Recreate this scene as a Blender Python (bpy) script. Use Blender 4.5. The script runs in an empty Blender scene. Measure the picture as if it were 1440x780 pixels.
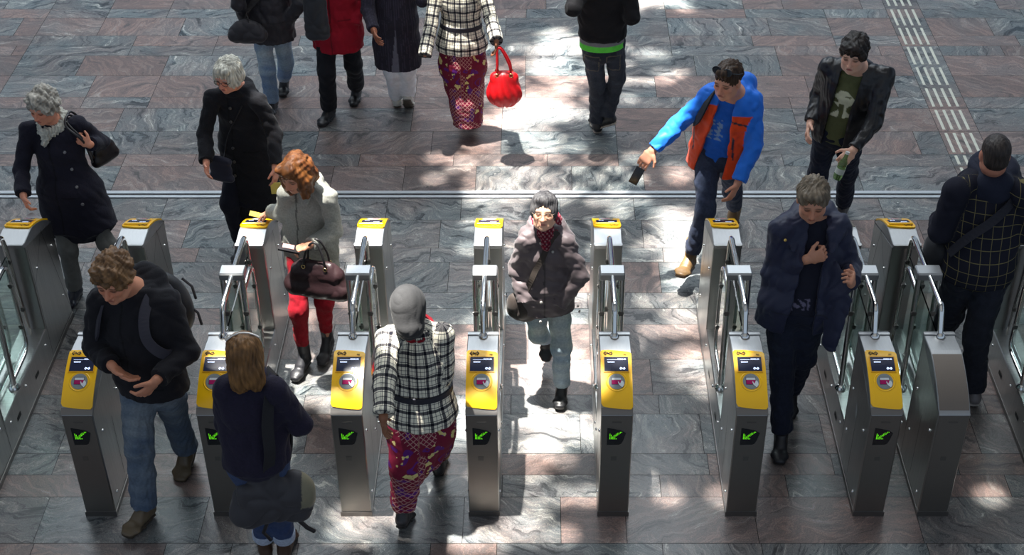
import bpy, math, random
import numpy as np
from mathutils import Vector, Matrix

# ------------------------------------------------------------------ camera, world, lights
SC = bpy.context.scene
COL = SC.collection
CAM_H, PITCH, FPX, PX0, PY0 = 6.17, math.radians(36.3), 2040.0, 757.0, 390.0
cam_data = bpy.data.cameras.new('camera')
cam = bpy.data.objects.new('camera', cam_data); COL.objects.link(cam)
cam.location = (0, 0, CAM_H)
cam.rotation_euler = (math.pi/2 - PITCH, 0, 0)
cam_data.sensor_width = 36.0
cam_data.lens = FPX/1440*36.0
cam_data.shift_x = -(PX0-720)/1440
cam_data.clip_start = 0.1; cam_data.clip_end = 200
SC.camera = cam
SC.view_settings.view_transform = 'Standard'
SC.view_settings.look = 'None'
SC.view_settings.gamma = 1.0
SC.view_settings.use_curve_mapping = False
SC.view_settings.exposure = 0.0

world = bpy.data.worlds.new('world'); SC.world = world
world.use_nodes = True
wn = world.node_tree.nodes; wl = world.node_tree.links
wn['Background'].inputs['Color'].default_value = (0.62, 0.78, 1.0, 1)
wn['Background'].inputs['Strength'].default_value = 0.55

SUN = Vector((0.16, 0.0, -1.0)).normalized()
sd = bpy.data.lights.new('sun', 'SUN'); sd.energy = 34.0; sd.angle = math.radians(1.1); sd.color = (1.0, 0.965, 0.9)
so = bpy.data.objects.new('sun', sd); COL.objects.link(so); so.location = (0, 8, 20)
so.rotation_euler = SUN.to_track_quat('-Z', 'Y').to_euler()

def area(name, loc, sx, sy, e, color=(1, 1, 1), rot=(0, 0, 0)):
    d = bpy.data.lights.new(name, 'AREA'); d.shape = 'RECTANGLE'; d.size = sx; d.size_y = sy; d.energy = e; d.color = color
    o = bpy.data.objects.new(name, d); COL.objects.link(o); o.location = loc; o.rotation_euler = rot
    return o
# soft fill lamps added out of view to lift the ambient light
area('fill_light_far', (-1.5, 15.0, 8.6), 12, 4.0, 830, (0.84, 0.93, 1.0), (math.radians(-22), 0, 0))
area('fill_light_middle', (0.5, 9.5, 9.0), 8, 2.5, 200, (0.95, 0.98, 1.0))
area('fill_light_near', (-1.5, 1.0, 9.2), 16, 9.0, 120, (1.0, 0.97, 0.92))

def atZ(u, v, z):
    c, s = math.cos(PITCH), math.sin(PITCH)
    a, b = (u-PX0)/FPX, -(v-PY0)/FPX
    d = Vector((a, c + b*s, -s + b*c))
    return Vector((0, 0, CAM_H)) + d*((z-CAM_H)/d.z)
def ray(u, v):
    c, s = math.cos(PITCH), math.sin(PITCH)
    a, b = (u-PX0)/FPX, -(v-PY0)/FPX
    return Vector((a, c + b*s, -s + b*c)).normalized()

# ------------------------------------------------------------------ materials
def lin(c):
    c = c/255.0
    return c/12.92 if c <= 0.04045 else ((c+0.055)/1.055)**2.4
def rgb(r, g, b): return (lin(r), lin(g), lin(b))
MATS = {}
def mat(name, color=(.5, .5, .5), rough=.5, metal=0.0, bump=0.0, bscale=60, stretch=(1, 1, 1), attr=False, spec=.5, emit=0, vary=0.0,
        vscale=20, trans=0.0, sheen=0.0, sss=0.0, coat=0.0):
    if name in MATS: return MATS[name]
    m = bpy.data.materials.new(name); m.use_nodes = True
    N, L = m.node_tree.nodes, m.node_tree.links
    p = N['Principled BSDF']
    p.inputs['Base Color'].default_value = (*color, 1)
    p.inputs['Roughness'].default_value = rough
    p.inputs['Metallic'].default_value = metal
    p.inputs['Specular IOR Level'].default_value = spec
    if trans: p.inputs['Transmission Weight'].default_value = trans
    if sheen: p.inputs['Sheen Weight'].default_value = sheen; p.inputs['Sheen Roughness'].default_value = .5
    if coat: p.inputs['Coat Weight'].default_value = coat; p.inputs['Coat Roughness'].default_value = .12
    if sss:
        p.inputs['Subsurface Weight'].default_value = sss; p.inputs['Subsurface Scale'].default_value = .02
        p.inputs['Subsurface Radius'].default_value = (1, .35, .2)
    if emit:
        p.inputs['Emission Color'].default_value = (*color, 1); p.inputs['Emission Strength'].default_value = emit
    src = None
    if attr:
        a = N.new('ShaderNodeAttribute'); a.attribute_name = 'col'
        mx = N.new('ShaderNodeMix'); mx.data_type = 'RGBA'; mx.blend_type = 'MULTIPLY'; mx.inputs[0].default_value = 1
        mx.inputs[6].default_value = (*color, 1); L.new(a.outputs['Color'], mx.inputs[7]); src = mx.outputs[2]
    tc = N.new('ShaderNodeTexCoord'); mp = N.new('ShaderNodeMapping'); mp.inputs['Scale'].default_value = stretch
    L.new(tc.outputs['Object'], mp.inputs['Vector'])
    if vary:
        nz = N.new('ShaderNodeTexNoise'); nz.inputs['Scale'].default_value = vscale; nz.inputs['Detail'].default_value = 4
        L.new(mp.outputs[0], nz.inputs['Vector'])
        mr = N.new('ShaderNodeMapRange'); mr.inputs[1].default_value = .3; mr.inputs[2].default_value = .7
        mr.inputs[3].default_value = 1-vary; mr.inputs[4].default_value = 1+vary
        L.new(nz.outputs[0], mr.inputs[0])
        hs = N.new('ShaderNodeHueSaturation'); L.new(mr.outputs[0], hs.inputs['Value'])
        if src: L.new(src, hs.inputs['Color'])
        else: hs.inputs['Color'].default_value = (*color, 1)
        src = hs.outputs[0]
    if src: L.new(src, p.inputs['Base Color'])
    if bump:
        nb = N.new('ShaderNodeTexNoise'); nb.inputs['Scale'].default_value = bscale; nb.inputs['Detail'].default_value = 3
        L.new(mp.outputs[0], nb.inputs['Vector'])
        b = N.new('ShaderNodeBump'); b.inputs['Strength'].default_value = bump; b.inputs['Distance'].default_value = .004
        L.new(nb.outputs[0], b.inputs['Height']); L.new(b.outputs[0], p.inputs['Normal'])
    MATS[name] = m
    return m

def tag(o, label=None, cat=None, group=None, kind=None):
    if label: o['label'] = label
    if cat: o['category'] = cat
    if group: o['group'] = group
    if kind: o['kind'] = kind
    return o
def empty(name, loc=(0, 0, 0), rz=0.0, parent=None):
    o = bpy.data.objects.new(name, None); COL.objects.link(o); o.location = loc; o.rotation_euler = (0, 0, rz)
    o.empty_display_size = .1
    if parent: o.parent = parent
    return o

class MB:
    """collects polygons, links them as one mesh object"""
    def __init__(s): s.v = []; s.f = []; s.m = []; s.sm = []
    def poly(s, pts, faces, mi=0, smooth=False):
        o = len(s.v); s.v += [tuple(p) for p in pts]
        for f in faces: s.f.append([i+o for i in f]); s.m.append(mi); s.sm.append(smooth)
        return s
    def box(s, c, d, mi=0, R=None):
        x, y, z = d[0]/2, d[1]/2, d[2]/2
        P = [Vector(q) for q in ((-x,-y,-z),(x,-y,-z),(x,y,-z),(-x,y,-z),(-x,-y,z),(x,-y,z),(x,y,z),(-x,y,z))]
        if R: P = [R @ q for q in P]
        P = [q+Vector(c) for q in P]
        return s.poly(P, [(0,3,2,1),(4,5,6,7),(0,1,5,4),(1,2,6,5),(2,3,7,6),(3,0,4,7)], mi)
    def extrude_x(s, prof, x0, x1, mi=0, bev=0.0):
        """prof: closed (y,z) polygon, counter clockwise seen from +X"""
        n = len(prof)
        def ins(d):
            out = []
            for i in range(n):
                a = Vector(prof[i-1]); b = Vector(prof[i]); c = Vector(prof[(i+1) % n])
                e1 = (b-a).normalized(); e2 = (c-b).normalized()
                n1 = Vector((-e1.y, e1.x)); n2 = Vector((-e2.y, e2.x))
                k = (n1+n2); q = max(.35, 1+n1.dot(n2)); out.append(tuple(b + k*(d/q)))
            return out
        if bev > 0:
            inner = ins(bev)
            rings = [[(x0, *p) for p in inner], [(x0+bev, *p) for p in prof], [(x1-bev, *p) for p in prof], [(x1, *p) for p in inner]]
        else:
            rings = [[(x0, *p) for p in prof], [(x1, *p) for p in prof]]
        P = [p for r in rings for p in r]; F = []
        for k in range(len(rings)-1):
            for i in range(n):
                j = (i+1) % n; F.append((k*n+i, k*n+j, (k+1)*n+j, (k+1)*n+i))
        F.append(tuple(range(n))[::-1]); F.append(tuple((len(rings)-1)*n+i for i in range(n)))
        return s.poly(P, F, mi)
    def tube(s, pts, r, n=12, mi=0, closed=False, rv=None, lat=None):
        pts = [Vector(p) for p in pts]; m = len(pts)
        rr = r if isinstance(r, (list, tuple)) else [r]*m
        prev = None; rings = []
        for i in range(m):
            if closed: t = (pts[(i+1) % m]-pts[i-1]).normalized()
            else: t = (pts[min(i+1, m-1)]-pts[max(i-1, 0)]).normalized()
            if prev is None:
                u = Vector(lat) if lat is not None else (Vector((1, 0, 0)) if abs(t.x) < .9 else Vector((0, 1, 0)))
            else: u = Vector(lat) if lat is not None else prev
            u = (u - t*u.dot(t)).normalized(); prev = u; w = t.cross(u)
            q = (rv/rr[i] if rv else 1)
            rings.append([pts[i]+u*math.cos(a)*rr[i]+w*math.sin(a)*rr[i]*q for a in (2*math.pi*k/n for k in range(n))])
        P = [p for g in rings for p in g]; F = []
        for i in range(m if closed else m-1):
            for k in range(n):
                j = (k+1) % n; a = i*n; b = ((i+1) % m)*n; F.append((a+k, a+j, b+j, b+k))
        s.poly(P, F, mi, True)
        if not closed: s.poly(rings[0], [tuple(range(n))[::-1]], mi); s.poly(rings[-1], [tuple(range(n))], mi)
        return s
    def cyl(s, a, b, r, n=16, mi=0): 
        return s.tube([a, b], r, n, mi)
    def build(s, name, mats, parent=None, loc=None):
        me = bpy.data.meshes.new(name); me.from_pydata(s.v, [], s.f)
        if not isinstance(mats, (list, tuple)): mats = [mats]
        for m in mats: me.materials.append(m)
        me.polygons.foreach_set('material_index', s.m); me.polygons.foreach_set('use_smooth', s.sm); me.update()
        o = bpy.data.objects.new(name, me); COL.objects.link(o)
        if parent: o.parent = parent
        if loc is not None: o.location = loc
        return o
def arc_path(pts, r, n=6):
    """polyline with rounded corners"""
    pts = [Vector(p) for p in pts]; out = [pts[0]]
    for i in range(1, len(pts)-1):
        a, b, c = pts[i-1], pts[i], pts[i+1]
        ri = r[i-1] if isinstance(r, (list, tuple)) else r
        p = b+(a-b).normalized()*ri; q = b+(c-b).normalized()*ri
        for k in range(n+1):
            t = k/n; out.append(p*(1-t)**2 + b*2*t*(1-t) + q*t*t)
    out.append(pts[-1]); return out
def set_origin_children(root): pass
def copy_tree(o, parent=None):
    c = o.copy(); COL.objects.link(c); c.parent = parent
    for ch in list(o.children): copy_tree(ch, c)
    return c
# ------------------------------------------------------------------ setting: floor, rail, tactile strip, roof sun mask
rnd = random.Random(11)
ROWS = [2.2, 2.58, 2.96, 3.15, 3.53, 3.91, 4.10, 4.48, 4.86, 5.05, 5.43, 5.819, 6.192, 6.379, 6.566, 6.931, 7.117, 7.478, 7.854, 8.035, 8.217,
        8.589, 8.767, 9.136, 9.436, 9.54, 9.909, 10.089, 10.454, 10.838, 11.033, 11.415, 11.796, 11.986, 12.191, 12.561, 12.748,
        13.13, 13.32, 13.70, 14.08, 14.27, 14.65, 15.03, 15.22, 15.6, 15.98, 16.17, 16.55]
def make_floor():
    V = []; F = []; UV = []; CO = []
    def slab(x0, x1, y0, y1, kind, g=.0019):
        k = len(V); V.extend([(x0+g, y0+g, 0), (x1-g, y0+g, 0), (x1-g, y1-g, 0), (x0+g, y1-g, 0)])
        F.append((k, k+1, k+2, k+3))
        a = rnd.choice([0, math.pi]) + rnd.uniform(-.7, .7)
        if rnd.random() < .2: a += 1.4
        ox, oy, oz = rnd.uniform(0, 90), rnd.uniform(0, 90), rnd.uniform(0, 9)
        for (x, y) in ((x0, y0), (x1, y0), (x1, y1), (x0, y1)):
            UV.append((x*math.cos(a)-y*math.sin(a)+ox, x*math.sin(a)+y*math.cos(a)+oy, oz)); CO.append((kind, rnd_s, rnd_t, 1))
    XL, XR = -7.5, 7.5
    for i in range(len(ROWS)-1):
        y0, y1 = ROWS[i], ROWS[i+1]
        if abs(y0-9.436) < .001: continue
        x = XL-rnd.uniform(0, .6)
        while x < XR:
            w = rnd.choice([.38, .57, .57, .76, .76, .95] if y1-y0 > .25 else [.57, .76, .76, .95])
            x1 = x+w
            for s in (-4.675, 3.335, 3.668) if y0 > 9.4 else ():
                if x < s < x1: x1 = s
                if abs(x1-s) < .1 and x1 > s: x1 = s
                elif 0 < s-x1 < .1: x1 = s
            if y0 > 9.4 and abs(x-3.335) < .002: x1 = 3.668
            global rnd_s, rnd_t
            rnd_s, rnd_t = rnd.random(), rnd.random()
            r = rnd.random(); kind = 0.12 + .2*rnd.random() if r < .52 else .72+.28*rnd.random()
            if y0 < 9.3 and r > .78: kind = .25
            slab(x, x1, y0, y1, kind); x = x1
    k = len(V); V.extend([(-20, -6, -.004), (20, -6, -.004), (20, 26, -.004), (-20, 26, -.004)]); F.append((k, k+1, k+2, k+3))
    UV.extend([(0, 0, 0)]*4); CO.extend([(.5, .5, .5, 1)]*4)
    me = bpy.data.meshes.new('floor'); me.from_pydata(V, [], F)
    a = me.attributes.new('suv', 'FLOAT_VECTOR', 'POINT'); a.data.foreach_set('vector', np.array(UV, 'f').ravel())
    a = me.attributes.new('slab', 'FLOAT_COLOR', 'POINT'); a.data.foreach_set('color', np.array(CO, 'f').ravel())
    me.materials.append(stone_material()); me.materials.append(mat('grout', (.016, .015, .014), .9))
    me.polygons[len(F)-1].material_index = 1
    o = bpy.data.objects.new('floor', me); COL.objects.link(o); return tag(o, kind='structure')

def stone_material():
    m = bpy.data.materials.new('gneiss_slabs'); m.use_nodes = True
    N, L = m.node_tree.nodes, m.node_tree.links; p = N['Principled BSDF']
    a = N.new('ShaderNodeAttribute'); a.attribute_name = 'suv'
    b = N.new('ShaderNodeAttribute'); b.attribute_name = 'slab'
    sep = N.new('ShaderNodeSeparateColor'); L.new(b.outputs['Color'], sep.inputs[0])
    # warp
    n1 = N.new('ShaderNodeTexNoise'); n1.inputs['Scale'].default_value = 2.6; n1.inputs['Detail'].default_value = 5; n1.inputs['Distortion'].default_value = .8
    L.new(a.outputs['Vector'], n1.inputs['Vector'])
    sc = N.new('ShaderNodeVectorMath'); sc.operation = 'SCALE'; sc.inputs['Scale'].default_value = .42; L.new(n1.outputs['Color'], sc.inputs[0])
    ad = N.new('ShaderNodeVectorMath'); ad.operation = 'ADD'; L.new(a.outputs['Vector'], ad.inputs[0]); L.new(sc.outputs[0], ad.inputs[1])
    mp = N.new('ShaderNodeMapping'); mp.inputs['Scale'].default_value = (1.3, 10.0, 1); L.new(ad.outputs[0], mp.inputs['Vector'])
    n2 = N.new('ShaderNodeTexNoise'); n2.inputs['Scale'].default_value = 1.7; n2.inputs['Detail'].default_value = 9; n2.inputs['Roughness'].default_value = .74
    n2.inputs['Distortion'].default_value = .9
    L.new(mp.outputs[0], n2.inputs['Vector'])
    r1 = N.new('ShaderNodeValToRGB'); L.new(n2.outputs[0], r1.inputs[0]); e = r1.color_ramp.elements
    e[0].position = 0.368; e[0].color = (*rgb(34, 42, 46), 1); e[1].position = 0.645; e[1].color = (*rgb(204, 204, 194), 1)
    for pos, c in ((0.434, (68, 80, 86)), (0.474, (128, 134, 132)), (0.497, (80, 92, 98)), (0.520, (120, 126, 126)), (0.540, (92, 100, 104)), (0.566, (164, 166, 158)), (0.592, (90, 100, 104))):
        x = e.new(pos); x.color = (*rgb(*c), 1)
    r2 = N.new('ShaderNodeValToRGB'); L.new(n2.outputs[0], r2.inputs[0]); e = r2.color_ramp.elements
    e[0].position = 0.368; e[0].color = (*rgb(88, 82, 80), 1); e[1].position = 0.665; e[1].color = (*rgb(158, 144, 136), 1)
    for pos, c in ((0.447, (124, 104, 98)), (0.500, (112, 98, 94)), (0.540, (146, 118, 108)), (0.586, (132, 114, 107))):
        x = e.new(pos); x.color = (*rgb(*c), 1)
    mx = N.new('ShaderNodeMix'); mx.data_type = 'RGBA'
    n4 = N.new('ShaderNodeTexNoise'); n4.inputs['Scale'].default_value = 2.2; n4.inputs['Detail'].default_value = 3; L.new(ad.outputs[0], n4.inputs['Vector'])
    mq = N.new('ShaderNodeMath'); mq.operation = 'MULTIPLY_ADD'; L.new(n4.outputs[0], mq.inputs[0]); mq.inputs[1].default_value = 1.6; mq.inputs[2].default_value = -.8
    ms = N.new('ShaderNodeMath'); ms.operation = 'ADD'; ms.use_clamp = True; L.new(mq.outputs[0], ms.inputs[0]); L.new(sep.outputs[0], ms.inputs[1])
    L.new(ms.outputs[0], mx.inputs[0])
    L.new(r1.outputs[0], mx.inputs[6]); L.new(r2.outputs[0], mx.inputs[7])
    # speckle
    n3 = N.new('ShaderNodeTexNoise'); n3.inputs['Scale'].default_value = 130; n3.inputs['Detail'].default_value = 2; L.new(a.outputs['Vector'], n3.inputs['Vector'])
    mr = N.new('ShaderNodeMapRange'); mr.inputs[1].default_value = .3; mr.inputs[2].default_value = .7; mr.inputs[3].default_value = .74; mr.inputs[4].default_value = 1.26
    L.new(n3.outputs[0], mr.inputs[0])
    ml = N.new('ShaderNodeMath'); ml.operation = 'MULTIPLY'; L.new(mr.outputs[0], ml.inputs[0])
    mv = N.new('ShaderNodeMapRange'); mv.inputs[3].default_value = .82; mv.inputs[4].default_value = 1.15; L.new(sep.outputs[1], mv.inputs[0])
    L.new(mv.outputs[0], ml.inputs[1])
    hs = N.new('ShaderNodeHueSaturation'); L.new(mx.outputs[2], hs.inputs['Color']); L.new(ml.outputs[0], hs.inputs['Value'])
    hs.inputs['Saturation'].default_value = .92
    L.new(hs.outputs[0], p.inputs['Base Color'])
    p.inputs['Roughness'].default_value = .34
    rr = N.new('ShaderNodeMapRange'); rr.inputs[3].default_value = .24; rr.inputs[4].default_value = .42; L.new(n3.outputs[0], rr.inputs[0]); L.new(rr.outputs[0], p.inputs['Roughness'])
    bp = N.new('ShaderNodeBump'); bp.inputs['Strength'].default_value = .12; bp.inputs['Distance'].default_value = .002; L.new(n3.outputs[0], bp.inputs['Height']); L.new(bp.outputs[0], p.inputs['Normal'])
    return m
rnd_s = rnd_t = .5
make_floor()
steel_strip = mat('steel_strip', (.50, .53, .56), .38, .25, bump=.15, bscale=8, stretch=(1, 60, 1), vary=.15, vscale=3)
dark_gap = mat('dark_gap', (.02, .02, .022), .6)
b = MB()
b.box((0, 9.458, .001), (26, .030, .010)); b.box((0, 9.517, .0015), (26, .038, .011)); b.box((0, 9.487, -.001), (26, .1, .004), 1)
tag(b.build('trim_1', [steel_strip, dark_gap]), kind='structure')
# raised guidance bars
b = MB()
BARS = [(13.0, 13.28), (12.797+.02, 12.949), (12.401, 12.737), (12.012, 12.348), (11.626, 11.961), (11.248, 11.569), (10.866, 11.183), (10.48, 10.805), (10.114, 10.421),
        (9.929, 10.065), (9.57, 9.881), (13.36, 13.66), (13.75, 14.04)]
for (y0, y1) in BARS:
    for k in range(4):
        x = 3.385+.0685*k
        prof = [(x-.0125, 0), (x+.0125, 0), (x+.009, .004), (x-.009, .004)]
        P = [(q[0], y0, q[1]) for q in prof]+[(q[0], y1, q[1]) for q in prof]
        b.poly(P, [(0, 1, 5, 4), (1, 2, 6, 5), (2, 3, 7, 6), (3, 0, 4, 7), (0, 3, 2, 1), (4, 5, 6, 7)])
tag(b.build('trim_2', mat('guidance_bar', rgb(206, 206, 192), .45, vary=.08)), kind='structure')

# unseen roof added as a sun mask: cells opened to shape the floor patches
ZR = 9.6
BLOBS = [  # floor x, y, half width, half depth, strength, rotation
    (1.05, 12.9, .42, .16, 1.0, 0), (.70, 12.75, .25, .1, .7, 0), (.22, 12.05, .22, .26, .9, .5), (.12, 11.62, .26, .22, .95, -.4), (.34, 11.35, .18, .10, .6, 0),
    (.05, 11.1, .3, .10, .75, .2), (-.02, 10.75, .42, .22, 1.0, .1), (-.28, 10.66, .2, .16, .9, 0), (.30, 10.9, .18, .12, .5, 0),
    (-.30, 10.36, .30, .10, .8, .1), (.05, 10.25, .2, .10, .6, 0), (-.24, 9.95, .5, .22, .36, 0), (-.2, 9.55, .45, .2, .45, 0), (-.28, 9.2, .25, .14, .3, 0),
    (.95, 11.35, .3, .10, .4, 0), (1.1, 11.9, .25, .08, .35, 0),
    (1.05, 9.8, .12, .16, .45, 0), (1.02, 9.0, .18, .34, .75, -.2), (1.07, 8.45, .16, .3, 1.0, 0), (1.0, 7.9, .12, .18, .55, 0), (1.05, 7.4, .14, .2, .55, 0),
    (.9, 8.15, .3, .1, .3, 0), (.75, 7.7, .25, .25, .12, 0),
    (-.03, 7.72, .20, .36, 1.0, .3), (.12, 7.28, .28, .34, 1.0, 0), (.18, 6.85, .2, .24, .7, 0), (.06, 6.72, .14, .2, .6, 0), (.36, 7.3, .14, .3, .5, 0),
    (.30, 8.1, .14, .4, .45, 0), (.10, 6.3, .3, .12, .22, 0), (.9, 6.25, .5, .16, .14, 0),
    (-.38, 7.7, .14, .5, .5, 0), (-.38, 7.1, .1, .4, .9, 0), (-.40, 6.95, .14, .3, .7, 0), (-.50, 6.00, .22, .17, 1.0, 0), (-.12, 7.02, .15, .22, .95, 0), (-.46, 6.30, .10, .08, .25, 0), (-.62, 6.03, .22, .18, .85, 0), (-.15, 5.95, .3, .2, .35, 0),
    (-1.0, 6.0, .3, .14, .3, 0), (-.98, 7.35, .16, .45, .7, 0), (-1.12, 7.6, .14, .30, .3, 0),
    (-1.42, 7.25, .2, .2, .5, 0), (-1.30, 8.15, .2, .12, .4, 0), (-1.64, 7.35, .10, .5, .6, .1), (0, 9.8, .9, .5, .12, 0), (0.0, 8.9, .7, .4, .08, 0), (.1, 7.4, .5, .8, .16, 0), (.1, 11.3, .8, .9, .12, 0), (-1.62, 7.9, .1, .14, .5, 0), (-1.25, 7.1, .2, .1, .5, 0), (-1.35, 8.6, .3, .14, .2, 0),
    (-1.6, 6.55, .08, .3, .25, 0), (.8, 8.75, .12, .1, .5, 0), (.70, 9.35, .16, .1, .5, 0), (2.62, 6.25, .2, .1, .12, 0),
    (-.75, 8.55, .12, .1, .2, 0), (.44, 7.1, .1, .5, .22, 0)]
def make_sun_mask():
    x0, x1, y0, y1, c = -4.0, 4.0, 5.2, 14.0, .08
    nx, ny = round((x1-x0)/c), round((y1-y0)/c)
    X = x0+(np.arange(nx)+.5)*c; Y = y0+(np.arange(ny)+.5)*c
    X, Y = np.meshgrid(X, Y)
    fx = X + ZR*SUN.x/(-SUN.z); fy = Y + ZR*SUN.y/(-SUN.z)
    wx = fx + .06*np.sin(7*fy+2*np.sin(5*fx)) + .03*np.sin(19*fy+1); wy = fy + .06*np.sin(8*fx+2*np.sin(4*fy)) + .03*np.sin(23*fx)
    D = np.zeros_like(X)
    for (bx, by, rx, ry, s, a) in BLOBS:
        dx, dy = wx-bx, wy-by
        u = (dx*math.cos(a)+dy*math.sin(a))/rx; v = (-dx*math.sin(a)+dy*math.cos(a))/ry
        D = np.maximum(D, s*np.clip(1.5-1.1*(u*u+v*v), 0, 1))
    bayer = np.array([[0, 8, 2, 10], [12, 4, 14, 6], [3, 11, 1, 9], [15, 7, 13, 5]])/16+.03
    T = np.tile(bayer, (ny//4+1, nx//4+1))[:ny, :nx]
    openm = D > T
    V = []; F = []
    idx = {}
    def vi(i, j):
        if (i, j) not in idx: idx[(i, j)] = len(V); V.append((x0+i*c, y0+j*c, ZR))
        return idx[(i, j)]
    for j in range(ny):
        i = 0
        while i < nx:
            if openm[j, i]: i += 1; continue
            k = i
            while k < nx and not openm[j, k]: k += 1
            F.append((vi(i, j), vi(k, j), vi(k, j+1), vi(i, j+1))); i = k
    for (a0, a1, c0, c1) in ((-20, x0, -6, 26), (x1, 20, -6, 26), (x0, x1, -6, y0), (x0, x1, y1, 26)):
        k = len(V); V += [(a0, c0, ZR), (a1, c0, ZR), (a1, c1, ZR), (a0, c1, ZR)]; F.append((k, k+1, k+2, k+3))
    me = bpy.data.meshes.new('roof_sun_mask'); me.from_pydata(V, [], F); me.materials.append(mat('sun_mask_deck', (.5, .52, .54), .8, vary=.05))
    o = bpy.data.objects.new('roof_sun_mask', me); COL.objects.link(o); tag(o, kind='structure')
make_sun_mask()
# ------------------------------------------------------------------ ticket gates
steel = mat('brushed_steel', (.50, .49, .47), .34, 1.0, bump=.10, bscale=14, stretch=(1, 1, 30), vary=.10, vscale=5)
steel_side = mat('brushed_steel_side', (.46, .455, .44), .30, 1.0, bump=.10, bscale=14, stretch=(1, 30, 1), vary=.10, vscale=4)
steel_top = mat('brushed_steel_top', (.40, .405, .41), .46, 1.0, bump=.08, bscale=16, stretch=(30, 1, 1), vary=.06)
steel_dark = mat('dark_steel', (.20, .19, .18), .38, .9, bump=.06)
chrome = mat('polished_tube', (.78, .77, .74), .14, 1.0)
hub_metal = mat('satin_hub', (.38, .39, .40), .38, .85)
yellow = mat('yellow_shell', rgb(252, 192, 0), .32, coat=.3)
black_gloss = mat('black_gloss', (.006, .007, .010), .14, spec=.6)
rubber = mat('rubber', (.03, .03, .032), .7)
glassm = mat('pane_glass', (.80, .93, .88), .02, trans=1.0, spec=.5)
led = mat('led_green', (.16, .9, .01), .4, emit=1.25)
scr_txt = mat('screen_text', (.62, .72, 1.0), .4, emit=1.6)
scr_bg = mat('screen_glow', (.010, .013, .030), .22, emit=.6, spec=.3)
ink = mat('navy_ink', (.008, .010, .035), .8, spec=.1)
grey_disc = mat('grey_disc', rgb(132, 138, 138), .6, spec=.2)
magenta = mat('magenta_card', rgb(168, 14, 90), .6, spec=.2)
white_ink = mat('white_ink', (.6, .61, .63), .6, spec=.2)

ARC = [(6.55, .955), (6.39, .966), (6.30, .945), (6.20, .903), (6.11, .850), (6.05, .800), (6.035, .785)]
def arc_at(s):
    """s metres along the head from the upper edge of the yellow shell towards the foot; returns y, z, normal"""
    P = [Vector(p) for p in ARC[1:]]
    # smooth by Catmull-Rom sampling
    if not hasattr(arc_at, 'S'):
        Q = []
        A = [Vector(ARC[0])]+P+[P[-1]*2-P[-2]]
        for i in range(1, len(A)-2):
            for k in range(12):
                t = k/12; a, b, c, d = A[i-1], A[i], A[i+1], A[i+2]
                Q.append(.5*((2*b)+(c-a)*t+(2*a-5*b+4*c-d)*t*t+(3*b-3*c+d-a)*t**3))
        Q.append(P[-1]); arc_at.S = Q
        arc_at.L = [0]
        for i in range(1, len(Q)): arc_at.L.append(arc_at.L[-1]+(Q[i]-Q[i-1]).length)
    S, L = arc_at.S, arc_at.L
    i = 0
    while i < len(L)-2 and L[i+1] < s: i += 1
    t = (s-L[i])/(L[i+1]-L[i]); p = S[i].lerp(S[i+1], t); d = (S[i+1]-S[i]).normalized()
    return p.x, p.y, Vector((-d.y*-1, -d.x)).normalized() if False else Vector((d.y, -d.x))
def on_arc(x, s, h=0.0):
    y, z, n = arc_at(s)
    # n is outward normal in (y,z)
    if n.y < 0: n = -n
    return Vector((x, y+n.x*h, z+n.y*h))
arc_at(0); ARC_LEN = arc_at.L[-1]
def arc_patch(b, outline_s0, outline_s1, x0, x1, h0, h1, nx=12, ns=14, mi=0, side=True):
    """curved slab lying on the head: columns across x, from s0(x) to s1(x)"""
    cols = []
    for i in range(nx+1):
        x = x0+(x1-x0)*i/nx; s0, s1 = outline_s0(i/nx), outline_s1(i/nx)
        cols.append([(x, s0+(s1-s0)*j/ns) for j in range(ns+1)])
    top = [[on_arc(x, s, h1) for (x, s) in c] for c in cols]
    P = [p for c in top for p in c]; F = []; m = ns+1
    for i in range(nx):
        for j in range(ns): F.append((i*m+j, i*m+j+1, (i+1)*m+j+1, (i+1)*m+j))
    b.poly(P, F, mi, True)
    if side and h1-h0 > .0008:
        ring = [(i, 0) for i in range(nx+1)]+[(nx, j) for j in range(1, m)]+[(i, ns) for i in range(nx-1, -1, -1)]+[(0, j) for j in range(ns-1, 0, -1)]
        P = [top[i][j] for (i, j) in ring]+[on_arc(cols[i][j][0], cols[i][j][1], h0) for (i, j) in ring]; n = len(ring)
        b.poly(P, [(k, (k+1) % n, n+(k+1) % n, n+k) for k in range(n)], mi)
def arc_poly(b, pts, h, mi=0, k=0):
    """small flat mark (x, s) polygon on the arc"""
    b.poly([on_arc(x, s, h) for (x, s) in pts], [tuple(range(len(pts)))[::-1]], mi)
def thick_line(pts, w):
    """outline of a polyline in 2D"""
    P = [Vector(p) for p in pts]; quads = []
    for a, c in zip(P[:-1], P[1:]):
        d = (c-a).normalized(); n = Vector((-d.y, d.x))*w/2; e = d*w*.35
        quads.append([tuple(a-e+n), tuple(a-e-n), tuple(c+e-n), tuple(c+e+n)])
    return quads
def logo_quads(cx, cs, w, lw):
    """the railway company's interlocked double arrow"""
    q = []
    def T(p): return (cx+p[0]*w/2, cs+p[1]*w/2)
    for line in (((-.60, -.46), (-1, 0), (-.60, .46)), ((.60, -.46), (1, 0), (.60, .46)), ((-.72, -.26), (-.20, -.26), (.20, .28), (.72, .28)),
                 ((-.70, .20), (-.42, .20), (-.16, .02)), ((.16, -.02), (.42, -.20), (.70, -.20))):
        q += thick_line([T(p) for p in line], lw)
    return q

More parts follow.
